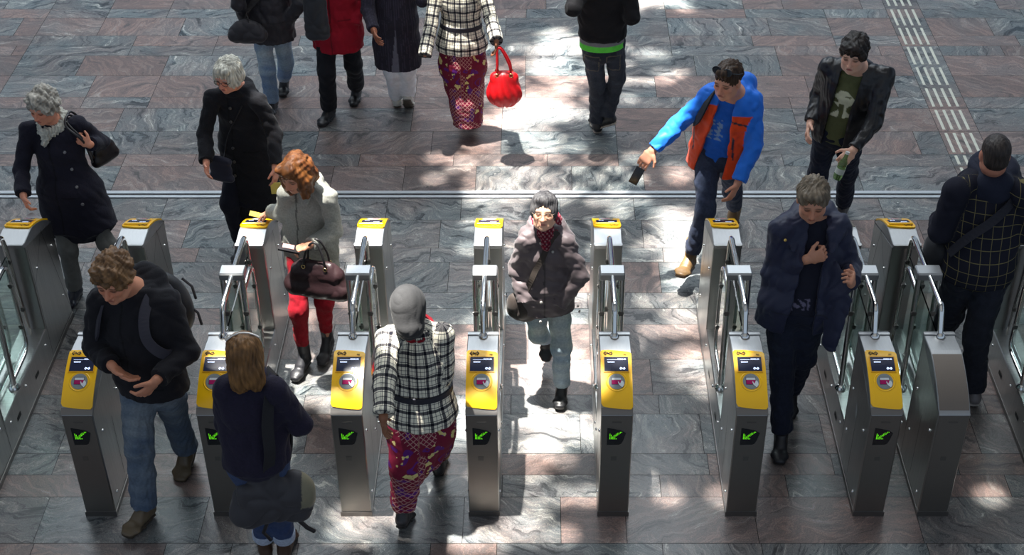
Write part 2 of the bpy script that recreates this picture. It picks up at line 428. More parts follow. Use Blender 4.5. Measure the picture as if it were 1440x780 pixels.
def reader_head(parent, reader, front=True, number='6'):
    """built at the front end; the rear one is turned round by its parent empty"""
    W = .089
    prof = [(a, c) for (a, c) in [(lambda q: (q.x, q.y))(p) for p in arc_at.S[::3]]]
    prof = [(6.55, .955)]+[(p.x, p.y) for p in arc_at.S[::3]]+[(6.035, .785)]
    prof2 = prof+[(6.06, .79), (6.56, .935), (6.565, .962), (6.558, .964)]
    b = MB(); b.extrude_x(prof2[::1], -W, W, 0, .004)
    head = b.build('reader_head' if reader else 'blank_head', steel_top, parent)
    b = MB(); b.box((0, 6.545, .958), (2*W, .020, .010), 0)
    lip = b.build('top_lip', steel_top, head)
    if not reader:
        b = MB(); arc_patch(b, lambda t: .035, lambda t: ARC_LEN-.03, -.083, .083, 0, .003, 4, 16)
        b.build('blank_cover', mat('bronze_steel', (.22, .19, .165), .62, .9, bump=.1, bscale=14, stretch=(30, 1, 1)), head)
        return head
    L = ARC_LEN
    def s0(t):
        c = max(0, (.07-t)/.07); d = max(0, (t-.94)/.06)
        return .010 + .020*max(0, t-.3)**1.6*1.6 + .014*c*c + .010*d*d
    def s1(t):
        c = max(0, (.07-t)/.07); d = max(0, (t-.93)/.07)
        return L-.052+.018*(1-(1-t)**2) - .016*c*c - .014*d*d
    b = MB(); arc_patch(b, s0, s1, -.088, .088, 0, .010, 18, 22)
    sh = b.build('yellow_shell', yellow, head)
    b = MB(); arc_patch(b, lambda t: L-.045, lambda t: L-.004, -.0885, .0885, 0, .0035, 6, 6)
    b.build('dark_band', steel_dark, head)
    if not front:
        b = MB(); b.tube([on_arc(x, .050, .012) for x in np.linspace(-.074, .074, 9)], .012, 8); b.build('screen_hood', yellow, sh)
    # screen
    b = MB(); arc_patch(b, lambda t: .056, lambda t: .158, -.072, .072, .010, .0135, 8, 8); f = b.build('screen_frame', mat('yellow_frame', rgb(236, 170, 0), .35), sh)
    b = MB(); arc_patch(b, lambda t: .062, lambda t: .152, -.067, .067, .0135, .0143, 8, 8); sc = b.build('screen', scr_bg, sh)
    b = MB(); h = .0156
    def bar(xa, xb, sa, sb):
        arc_poly(b, [(xa, sa), (xa, sb), (xb, sb), (xb, sa)], h)
    bar(-.052, .056, .0795, .0808)
    r = random.Random(5); x = .008
    while x < .053: w = r.uniform(.002, .0045); bar(x, x+w, .0725, .0775); x += w+(.0012 if abs(x-.036) > .003 else .004)
    x = -.048
    while x < -.010: w = r.uniform(.0025, .0045); bar(x, x+w, .092, .0985); x += w+.0010
    for q in logo_quads(.034, .136, .030, .0030): arc_poly(b, q, h)
    b.build('screen_text', scr_txt, sh)
    # logo and number on the shell
    b = MB()
    for q in logo_quads(-.044, .037, .050, .0042): arc_poly(b, q, .0140)
    b.build('logo_mark', ink, sh); b = MB()
    glyph = {'M': [((0, 1), (0, 0), (.5, .6), (1, 0), (1, 1))], '2': [((0, .15), (.5, 0), (1, .2), (0, 1), (1, 1))], '3': [((0, 0), (1, 0), (.4, .45), (1, .7), (.5, 1), (0, .9))],
             '5': [((1, 0), (0, 0), (0, .45), (.8, .45), (1, .75), (.6, 1), (0, 1))], '6': [((.9, 0), (0, .5), (0, 1), (1, 1), (1, .55), (0, .55))], '7': [((0, 0), (1, 0), (.3, 1))]}
    for k, chs in enumerate('M'+number):
        for line in glyph[chs]:
            for q in thick_line([(.043+k*.0085+.006*p[0], .040+.009*p[1]) for p in line], .0016): arc_poly(b, q, .0125)
    b.build('gate_number', ink, sh)
    # card field
    cs, R = .213, .048
    def disc(r0, h0, mi, mats, nm, par, n=28, squash=1.0):
        b = MB(); P = [on_arc(r0*math.cos(2*math.pi*k/n), cs+r0*squash*math.sin(2*math.pi*k/n), h0) for k in range(n)]
        P2 = [on_arc(r0*math.cos(2*math.pi*k/n), cs+r0*squash*math.sin(2*math.pi*k/n), .008) for k in range(n)]
        b.poly(P+P2, [tuple(range(n))[::-1]]+[(k, (k+1) % n, n+(k+1) % n, n+k) for k in range(n)], 0); return b.build(nm, mats, par)
    b = MB(); b.tube([on_arc(.057*math.cos(2*math.pi*k/28), cs+.055*math.sin(2*math.pi*k/28), .0070) for k in range(28)], .0055, 8, closed=True); b.build('raised_ring', yellow, sh)
    cd = disc(.046, .0125, 0, grey_disc, 'card_field', sh)
    b = MB()
    def pg(pts, mi, hh): b.poly([on_arc(x, cs+s_, hh) for (x, s_) in pts], [tuple(range(len(pts)))[::-1]], mi)
    pg([(-.029, -.024), (-.029, .019), (.027, .019), (.027, -.024)], 3, .0129)
    pg([(-.027, -.022), (-.027, -.008), (.025, -.008), (.025, -.022)], 1, .0133)
    pg([(-.027, -.008), (-.027, .017), (.025, .017), (.025, -.008)], 0, .0133)
    for k in range(5): pg([(-.022+.008*k, -.018), (-.022+.008*k, -.013), (-.017+.008*k, -.013), (-.017+.008*k, -.018)], 2, .0136)
    hand_o = [(.006, .004), (.010, .000), (.015, .010), (.019, .013), (.027, -.006), (.036, .000), (.040, .010), (.040, .022), (.030, .036), (.022, .030), (.012, .020)]
    pg([(x*1.08-.002, y*1.08) for x, y in hand_o], 3, .0135); pg(hand_o, 2, .0139)
    b.build('card_pictogram', [magenta, white_ink, mat('hand_ink', rgb(216, 220, 222), .5), ink], cd)
    return head

def side_bits(parent, x, sgn):
    """panel seams, screws and slots on one long side"""
    b = MB()
    def seam(p, q, w=.004):
        d = Vector(q)-Vector(p); n = Vector((-d.y, d.x)).normalized()*w/2; p, q = Vector(p), Vector(q)
        P = [(x+sgn*.0012, *(p+n)), (x+sgn*.0012, *(p-n)), (x+sgn*.0012, *(q-n)), (x+sgn*.0012, *(q+n))]
        b.poly(P, [(0, 1, 2, 3) if sgn < 0 else (3, 2, 1, 0)])
    seam((7.47, .62), (7.75, .86)); seam((6.53, .05), (6.53, .90)); seam((7.47, .05), (7.47, .90)); seam((6.06, .05), (6.50, .05)); seam((7.50, .05), (7.93, .05))
    seam((6.30, .10), (6.30, .55)); seam((7.75, .86), (7.93, .12))
    dk = mat('seam_dark', (.03, .03, .03), .6); b.build('panel_seams', dk, parent)
    for (y, z) in ((6.75, .14), (7.15, .14)):
        b = MB(); b.poly([(x+sgn*.0015, y-.035, z-.012), (x+sgn*.0015, y+.035, z-.012), (x+sgn*.0015, y+.035, z+.018), (x+sgn*.0015, y-.035, z+.018)], [(0, 1, 2, 3)]); b.build('slot', dk, parent)
    for (y, z) in ((6.12, .60), (6.12, .12), (6.46, .30), (6.46, .62), (6.95, .22), (7.38, .20), (7.55, .70), (7.86, .66), (7.86, .25), (6.62, .21)):
        b = MB(); b.tube([(x, y, z), (x+sgn*.006, y, z), (x+sgn*.009, y, z)], [.009, .009, .005], 10); b.build('screw', chrome, parent)

def wing(parent, x):
    b = MB()
    path = arc_path([(x, 6.86, .335), (x, 7.19, .335), (x, 7.19, 1.0), (x, 6.92, 1.0), (x, 6.90, .92)], [.09, .09, .03], 7)
    b.tube(path, .0145, 10); b.build('loop_tube', chrome, w := empty('glass_wing', parent=parent))
    b = MB(); b.cyl((x, 6.86, .285), (x, 6.92, 1.08), .017, 12); b.build('post', chrome, w)
    b = MB(); b.tube([(x, 6.86, .281), (x, 6.86, .296), (x, 6.86, .31)], [.036, .034, .018], 18); b.build('flange', chrome, w)
    b = MB(); b.box((x, 7.035, .665), (.008, .26, .60)); b.build('pane', glassm, w)
    for (y, z) in ((7.172, .84), (7.172, .52), (6.895, .84), (6.885, .52)):
        b = MB(); b.box((x, y, z), (.026, .022, .03)); b.cyl((x-.018, y, z), (x+.018, y, z), .009, 10); b.build('clip', steel_dark, w)
    return w

def make_gate(X, front='reader', rear='reader', number='6', numr='6'):
    g = empty('ticket_gate', (X, 7.0, 0)); inner = empty('cabinet_frame', (0, -7.0, 0)) if False else None
    # everything below is built round x = 0 in world y, then parented with an offset
    kids = []
    class P_: pass
    before = set(COL.objects)
    W = .089
    prof = [(6.04, .03), (6.55, .03), (7.45, .03), (7.95, .03), (7.95, .79), (7.45, .935), (7.45, .28), (6.55, .28), (6.55, .935), (6.04, .79)]
    b = MB(); b.extrude_x(prof, -W, W, 0, .005); body = b.build('cabinet', steel_side, None)
    fr = MB(); fr.box((0, 6.0385, .41), (2*W-.012, .004, .74)); ff = fr.build('front_plate', mat('front_steel', (.27, .255, .235), .40, 1.0, bump=.1, bscale=14, stretch=(1, 1, 30)), body)
    rr = MB(); rr.box((0, 7.9515, .41), (2*W-.012, .004, .74)); rr.build('rear_plate', steel, body)
    pl = MB(); pl.extrude_x([(6.033, 0), (7.957, 0), (7.957, .034), (6.033, .034)], -W-.003, W+.003, 0); pl.build('base_skirt', steel_dark, body)
    b = MB(); b.box((0, 6.0355, .735), (.052, .003, .008)); b.build('vent_slot', steel_dark, body)
    b = MB(); b.box((-.01, 6.0358, .46), (.032, .002, .030)); b.build('small_plate', steel_dark, body)
    side_bits(body, -W, -1); side_bits(body, W, 1)
    if rear == 'blank':
        st = MB(); st.poly([(-W-.0018, 6.30, .50), (-W-.0018, 6.34, .545), (-W-.0018, 6.34, .63), (-W-.0018, 6.30, .585)], [(0, 1, 2, 3)]); st.build('sticker', mat('pale_sticker', rgb(170, 172, 170), .6), body)
    if front == 'reader':
        y = 6.0345
        P = [(-.052, .692), (-.052, .565), (.018, .568), (.030, .576), (.040, .60), (.053, .655), (.030, .672), (-.01, .684)]
        b = MB(); n = len(P); b.poly([(x, y, z) for x, z in P]+[(x, y+.004, z) for x, z in P], [tuple(range(n))]+[(i, (i+1) % n, n+(i+1) % n, n+i) for i in range(n)], 0)
        ad = b.build('arrow_display', black_gloss, body)
        pix = ["........##.", "......###..", "#....###...", "##..###....", "##.###.....", "#####......", "####.......", "######....."]
        b = MB(); d = .0046
        for j, row in enumerate(pix):
            for i, c in enumerate(row):
                if c == '#':
                    cx, cz = -.036+i*.0072, .676-.012-j*.0072
                    b.poly([(cx+d/2*math.cos(a), y-.0012, cz+d/2*math.sin(a)) for a in (2*math.pi*k/6 for k in range(6))], [tuple(range(6))])
        b.build('arrow_light', led, ad)
    reader_head(body, front == 'reader', True, number)
    # rear head: build at the front, turn round the gate's middle (y = 6.995)
    hd = reader_head(body, rear == 'reader', False, numr)
    hd.location = (0, 2*6.995, 0); hd.rotation_euler = (0, 0, math.pi)
    # hand rail
    b = MB()
    path = arc_path([(0, 6.525, .955), (0, 6.60, 1.12), (0, 7.37, 1.085), (0, 7.40, .28)], [.05, .075], 8)
    b.tube(path, .0165, 14); rail = b.build('hand_rail', chrome, None)
    b = MB(); b.tube([(0, 6.522, .955), (0, 6.526, .968), (0, 6.53, .978)], [.028, .027, .0175], 18); b.build('rail_collar', chrome, rail)
    b = MB(); prof = [(6.905, 1.075), (6.985, 1.075), (6.995, 1.085), (6.995, 1.12), (6.985, 1.13), (6.905, 1.13), (6.895, 1.12), (6.895, 1.085)]
    b.extrude_x(prof, -.074, .074, 0, .006); hub = b.build('rail_hub', hub_metal, None)
    b = MB(); b.box((0, 6.98, .62), (.008, .74, .62)); pane = b.build('centre_pane', glassm, None)
    for (y, z) in ((7.383, .88), (7.393, .50)):
        b2 = MB(); b2.box((0, y-.012, z), (.03, .025, .03)); b2.cyl((-.02, y-.012, z), (.02, y-.012, z), .009, 10); b2.build('clip', steel_dark, rail)
    w1 = wing(None, -.058); w2 = wing(None, .058)
    for o in (body, rail, hub, pane, w1, w2):
        o.parent = g; o.location = (0, -7.0, 0)
    return g
GX = [-3.402+.089, -2.652+.089, -1.900+.089, -1.155+.089, -.4055+.089, .349+.089, 1.099+.089, 1.846+.089, 2.222+.089, 2.972+.089]
gate_full = make_gate(GX[5], 'reader', 'reader', '6')
gate_fd = make_gate(GX[7], 'reader', 'blank', '7')
gate_df = make_gate(GX[8], 'blank', 'reader', '7', '7')
GL = 'ticket gates in a row across the station floor'
LAB = {0: 'ticket gate at the left edge, only its far yellow-topped end and glass loops in view',
       1: 'ticket gate right beside the curly haired man, lit green arrow and yellow reader',
       2: 'ticket gate half hidden behind the woman with the grey shoulder bag',
       3: 'ticket gate with sunlit washed-out yellow reader left of the plaid coat and beanie',
       4: 'ticket gate with glaring white rail block between beanie walker and scarf woman',
       5: 'ticket gate seen almost end-on, right of the woman in grey quilted coat',
       6: 'ticket gate left of the man in navy jacket, steel side lit by sun',
       7: 'ticket gate with yellow front reader and blank metal far end, right of navy jacket man',
       8: 'ticket gate with blank metal front cap and yellow far end, beside the checked-back man',
       9: 'ticket gate at the right edge, mostly cut off by the frame'}
gates = {5: gate_full, 7: gate_fd, 8: gate_df}
for k in (0, 1, 2, 3, 4, 6, 9):
    gates[k] = copy_tree(gate_full); gates[k].location = (GX[k], 7.0, 0)
for k, g in gates.items(): tag(g, LAB[k], 'ticket gate', GL)
# ------------------------------------------------------------------ organic surfaces: blended volumes turned into one smooth mesh
def v3(a): return np.array(a, dtype=np.float64)
def unit(a): a = v3(a); return a/(np.linalg.norm(a)+1e-12)

class Vol:
    """smoothly blended tapered limbs and ellipsoids, polygonised with surface nets"""
    def __init__(s, h=.008): s.h = h; s.ops = []; s.big = .2
    def cone(s, A, B, ra, rb, lat=(1, 0, 0), k=.02, t='', flat=(0, 0), neg=False, fold=None):
        A, B = v3(A), v3(B); ra = (ra, ra) if np.isscalar(ra) else ra; rb = (rb, rb) if np.isscalar(rb) else rb
        s.ops.append(('cone', A, B, v3(ra), v3(rb), unit(lat), k, t, flat, neg, fold)); return s
    def chain(s, pts, radii, lat=(1, 0, 0), k=.02, t='', flat=(0, 0), fold=None):
        n = len(pts)-1
        for i in range(n):
            s.cone(pts[i], pts[i+1], radii[i], radii[i+1], lat, k, t, (flat[0] if i == 0 else 0, flat[1] if i == n-1 else 0), False, fold)
        return s
    def ball(s, C, r, R=None, k=.02, t='', neg=False):
        r = (r, r, r) if np.isscalar(r) else r
        s.ops.append(('ball', v3(C), v3(r), np.eye(3) if R is None else np.array(R), k, t, neg)); return s
    def cut(s, fn, lo, hi, k=.01): s.ops.append(('cut', fn, v3(lo), v3(hi), k)); return s
    def bounds(s):
        lo = np.full(3, 1e9); hi = -lo
        for o in s.ops:
            if o[0] == 'cone' and not o[9]:
                r = max(o[3].max(), o[4].max()); lo = np.minimum(lo, np.minimum(o[1], o[2])-r); hi = np.maximum(hi, np.maximum(o[1], o[2])+r)
            elif o[0] == 'ball' and not o[6]:
                r = o[2].max(); lo = np.minimum(lo, o[1]-r); hi = np.maximum(hi, o[1]+r)
        return lo-3*s.h, hi+3*s.h
    def field(s):
        lo, hi = s.bounds(); h = s.h; n = np.ceil((hi-lo)/h).astype(int)+1
        ax = [(lo[i]+h*np.arange(n[i])).astype(np.float32) for i in range(3)]
        F = np.full(n, s.big, np.float32)
        for o in s.ops:
            if o[0] == 'cone':
                _, A, B, ra, rb, lat, k, t, flat, neg, fold = o; r = max(ra.max(), rb.max())+k+2*h
                l, u = np.minimum(A, B)-r, np.maximum(A, B)+r
            elif o[0] == 'ball':
                _, C, rr, R, k, t, neg = o; r = rr.max()+k+2*h; l, u = C-r, C+r
            else:
                _, fn, l, u, k = o
            i0 = np.clip(np.floor((l-lo)/h).astype(int), 0, n); i1 = np.clip(np.ceil((u-lo)/h).astype(int)+1, 0, n)
            if (i1 <= i0).any(): continue
            sl = tuple(slice(a, b) for a, b in zip(i0, i1))
            X = ax[0][sl[0]][:, None, None]; Y = ax[1][sl[1]][None, :, None]; Z = ax[2][sl[2]][None, None, :]
            f = F[sl]
            if o[0] == 'cone': d = s.sd_cone(X, Y, Z, A, B, ra, rb, lat, flat, fold)
            elif o[0] == 'ball': d = s.sd_ball(X, Y, Z, C, rr, R)
            else: d = fn(X, Y, Z); neg = True
            k = max(k, 1e-4)
            if neg:
                d = -d; q = np.clip(.5-.5*(d-f)/k, 0, 1); F[sl] = f*q + d*(1-q) + k*q*(1-q)
            else:
                q = np.clip(.5+.5*(f-d)/k, 0, 1); F[sl] = f*(1-q) + d*q - k*q*(1-q)
        return F, lo
    @staticmethod
    def sd_cone(X, Y, Z, A, B, ra, rb, lat, flat, fold):
        L = np.linalg.norm(B-A)+1e-9; w = (B-A)/L; u = lat-w*lat.dot(w)
        if np.linalg.norm(u) < .05: u = np.array([0, 1., 0])-w*w[1]
        u = u/np.linalg.norm(u); v = np.cross(w, u)
        f = lambda a: (X-A[0])*a[0]+(Y-A[1])*a[1]+(Z-A[2])*a[2]
        pw, pu, pv = f(w), f(u), f(v)
        t = np.clip(pw/L, 0, 1); ru = ra[0]+(rb[0]-ra[0])*t; rv = ra[1]+(rb[1]-ra[1])*t; e = pw-t*L; rm = np.minimum(ru, rv)
        if fold:
            amp, lam, ph = fold
            wv = np.sin(6.283*(pw+.5*pu)/lam+ph+1.5*np.sin(9*pw+40*pv))*(.5+.5*np.sin(26*pu+17*pw+ph))+.6*np.sin(6.283*(pw*.8-.9*pv)/lam+2.3*ph+2*np.sin(30*pu)); g = amp*.75*wv
            rm = rm+0*g
        else: g = 0
        if flat[0] or flat[1]:
            ea = np.where(e < 0, e, 0) if flat[0] else 0; eb = np.where(e > 0, e, 0) if flat[1] else 0
            er = e-ea-eb
            d = (np.sqrt((pu/ru)**2+(pv/rv)**2+(er/rm)**2)-1)*rm+g
            if flat[0]: d = np.maximum(d, -pw)
            if flat[1]: d = np.maximum(d, pw-L)
            return d.astype(np.float32)
        return ((np.sqrt((pu/ru)**2+(pv/rv)**2+(e/rm)**2)-1)*rm+g).astype(np.float32)
    @staticmethod
    def sd_ball(X, Y, Z, C, r, R):
        x, y, z = X-C[0], Y-C[1], Z-C[2]
        q = sum(((x*R[0][i]+y*R[1][i]+z*R[2][i])/r[i])**2 for i in range(3)); m = r.min()
        return ((np.sqrt(q)-1)*m).astype(np.float32)
    def mesh(s):
        F, lo = s.field(); h = s.h
        S = F < 0
        c = S[:-1, :-1, :-1].astype(np.int8)
        tot = np.zeros_like(c)
        for i in (0, 1):
            for j in (0, 1):
                for k in (0, 1):
                    tot += S[i:S.shape[0]-1+i, j:S.shape[1]-1+j, k:S.shape[2]-1+k]
        act = (tot > 0) & (tot < 8); idx = np.argwhere(act)
        vid = np.full(act.shape, -1, np.int32); vid[act] = np.arange(len(idx))
        acc = np.zeros((len(idx), 3)); cnt = np.zeros(len(idx))
        corner = [(i, j, k) for i in (0, 1) for j in (0, 1) for k in (0, 1)]
        val = {q: F[idx[:, 0]+q[0], idx[:, 1]+q[1], idx[:, 2]+q[2]] for q in corner}
        for a in corner:
            for ax_ in range(3):
                if a[ax_]: continue
                b = list(a); b[ax_] = 1; b = tuple(b); fa, fb = val[a], val[b]; m = (fa < 0) != (fb < 0)
                t = np.where(m, fa/(fa-fb+1e-12), 0)
                p = np.tile(np.array(a, float), (len(idx), 1)); p[:, ax_] = t
                acc[m] += p[m]; cnt[m] += 1
        V = lo+(idx+acc/cnt[:, None])*h
        quads = []
        for ax_ in range(3):
            o1, o2 = [(1, 2), (2, 0), (0, 1)][ax_]
            sh = [slice(None)]*3; sh2 = [slice(None)]*3; sh[ax_] = slice(0, -1); sh2[ax_] = slice(1, None)
            A_, B_ = S[tuple(sh)], S[tuple(sh2)]; E = np.argwhere(A_ != B_)
            if not len(E): continue
            E = E[(E[:, o1] > 0) & (E[:, o2] > 0) & (E[:, o1] < act.shape[o1]) & (E[:, o2] < act.shape[o2])]
            ins = A_[E[:, 0], E[:, 1], E[:, 2]]
            def g(d1, d2):
                q = E.copy(); q[:, o1] -= d1; q[:, o2] -= d2; return vid[q[:, 0], q[:, 1], q[:, 2]]
            q = np.stack([g(1, 1), g(0, 1), g(0, 0), g(1, 0)], 1); q[~ins] = q[~ins][:, ::-1]; quads.append(q)
        Q = np.concatenate(quads); Q = Q[(Q >= 0).all(1)]
        return V, Q
    def tags(s, V):
        """nearest limb per vertex and coordinates along/around it"""
        best = np.full(len(V), 1e9); T = np.zeros(len(V), int); UV = np.zeros((len(V), 3)); names = []
        for o in s.ops:
            if o[0] == 'cut': continue
            if o[0] == 'cone':
                if o[9]: continue
                _, A, B, ra, rb, lat, k, t, flat, neg, fold = o
                X, Y, Z = V[:, 0], V[:, 1], V[:, 2]; d = s.sd_cone(X, Y, Z, A, B, ra, rb, lat, (0, 0), None)
                L = np.linalg.norm(B-A)+1e-9; w = (B-A)/L; u = lat-w*lat.dot(w); u = u/(np.linalg.norm(u)+1e-9); v = np.cross(w, u)
                P = V-A; uv = np.stack([np.arctan2(P@v, P@u)*(ra.mean()+rb.mean())/2, P@w, 0*X], 1)
            else:
                if o[6]: continue
                _, C, rr, R, k, t, neg = o; d = s.sd_ball(V[:, 0], V[:, 1], V[:, 2], C, rr, R); P = V-C
                uv = np.stack([np.arctan2(P[:, 1], P[:, 0])*rr.mean(), P[:, 2], 0*P[:, 0]], 1)
            if t not in names: names.append(t)
            m = d < best; best[m] = d[m]; T[m] = names.index(t); UV[m] = uv[m]
        return np.array(names, object)[T], UV

def vnormals(V, Q):
    n = np.cross(V[Q[:, 2]]-V[Q[:, 0]], V[Q[:, 3]]-V[Q[:, 1]]); N = np.zeros_like(V)
    for i in range(4): np.add.at(N, Q[:, i], n)
    return N/(np.linalg.norm(N, axis=1)[:, None]+1e-12)
def to_mesh(name, V, Q, m, parent=None, col=None, uvw=None, loc=None):
    me = bpy.data.meshes.new(name)
    base = v3(loc) if loc is not None else np.zeros(3)
    me.vertices.add(len(V)); me.vertices.foreach_set('co', (V-base).astype(np.float32).ravel())
    me.loops.add(len(Q)*4); me.loops.foreach_set('vertex_index', Q.astype(np.int32).ravel())
    me.polygons.add(len(Q)); me.polygons.foreach_set('loop_start', np.arange(0, len(Q)*4, 4, dtype=np.int32)); me.polygons.foreach_set('loop_total', np.full(len(Q), 4, np.int32))
    me.polygons.foreach_set('use_smooth', np.ones(len(Q), bool))
    if col is None: col = np.ones((len(V), 3))
    a = me.attributes.new('col', 'FLOAT_COLOR', 'POINT'); a.data.foreach_set('color', np.concatenate([col, np.ones((len(V), 1))], 1).astype(np.float32).ravel())
    if uvw is not None:
        a = me.attributes.new('uvw', 'FLOAT_VECTOR', 'POINT'); a.data.foreach_set('vector', uvw.astype(np.float32).ravel())
    me.update(calc_edges=True); me.validate()
    me.materials.append(m)
    o = bpy.data.objects.new(name, me); COL.objects.link(o)
    if parent: o.parent = parent
    return o
def noise3(P, f, seed=0):
    """cheap folded noise, -1..1"""
    r = np.random.RandomState(seed); out = 0
    for i in range(4):
        a = r.normal(size=3)*f*(1+.35*i); b = r.normal(size=3)*f*.6
        out = out+np.sin(P@a+r.rand()*6+1.6*np.sin(P@b+r.rand()*6))
    return out/4
def creases(P, f, seed=0):
    n = noise3(P, f, seed); return np.abs(n)**.7*2-1

# ------------------------------------------------------------------ patterned cloth
def cloth(name, color=(1, 1, 1), rough=.85, bump=.25, bscale=120, vary=.08, vscale=30, sheen=.05, **k):
    return mat(name, color, rough, 0, bump=bump, bscale=bscale, attr=True, vary=vary, vscale=vscale, sheen=sheen, spec=.25, **k)
def node_mat(name):
    m = bpy.data.materials.new(name); m.use_nodes = True; return m, m.node_tree.nodes, m.node_tree.links, m.node_tree.nodes['Principled BSDF']
def plaid_mat(name, base, dark, accent, sx, sy, wide=True):
    """woven check: bands in both directions over the cloth's own coordinates"""
    m, N, L, p = node_mat(name)
    a = N.new('ShaderNodeAttribute'); a.attribute_name = 'uvw'; sp = N.new('ShaderNodeSeparateXYZ'); L.new(a.outputs['Vector'], sp.inputs[0])
    def band(out, period, stops):
        q = N.new('ShaderNodeMath'); q.operation = 'DIVIDE'; L.new(out, q.inputs[0]); q.inputs[1].default_value = period
        f = N.new('ShaderNodeMath'); f.operation = 'FRACT'; L.new(q.outputs[0], f.inputs[0])
        r = N.new('ShaderNodeValToRGB'); r.color_ramp.interpolation = 'CONSTANT'; L.new(f.outputs[0], r.inputs[0]); e = r.color_ramp.elements
        e[0].position = 0; e[0].color = (stops[0][1],)*3+(1,); e[1].position = stops[1][0]; e[1].color = (stops[1][1],)*3+(1,)
        for ps, c in stops[2:]: x = e.new(ps); x.color = (c, c, c, 1)
        return r.outputs[0]
    if wide: st = [(0, 0), (.10, 1), (.34, .0), (.44, .85), (.50, 0), (.80, .7), (.86, 0)]
    else: st = [(0, 0), (.47, 1), (.53, 0)]
    bx, by = band(sp.outputs[0], sx, st), band(sp.outputs[1], sy, st)
    ad = N.new('ShaderNodeMix'); ad.data_type = 'RGBA'; ad.blend_type = 'ADD' if wide else 'LIGHTEN'; ad.inputs[0].default_value = 1; L.new(bx, ad.inputs[6]); L.new(by, ad.inputs[7])
    r = N.new('ShaderNodeValToRGB'); e = r.color_ramp.elements; hf = N.new('ShaderNodeMath'); hf.operation = 'MULTIPLY'; hf.inputs[1].default_value = .5 if wide else 1.0
    L.new(ad.outputs[2], hf.inputs[0]); L.new(hf.outputs[0], r.inputs[0])
    if wide:
        e[0].position = 0; e[0].color = (*base, 1); e[1].position = 1; e[1].color = (*dark, 1); x = e.new(.5); x.color = (*accent, 1)
    else:
        e[0].color = (*base, 1); e[1].position = .6; e[1].color = (*accent, 1)
    at = N.new('ShaderNodeAttribute'); at.attribute_name = 'col'; mx = N.new('ShaderNodeMix'); mx.data_type = 'RGBA'; mx.blend_type = 'MULTIPLY'; mx.inputs[0].default_value = 1
    L.new(r.outputs[0], mx.inputs[6]); L.new(at.outputs['Color'], mx.inputs[7]); L.new(mx.outputs[2], p.inputs['Base Color'])
    p.inputs['Roughness'].default_value = .9; p.inputs['Specular IOR Level'].default_value = .2
    return m
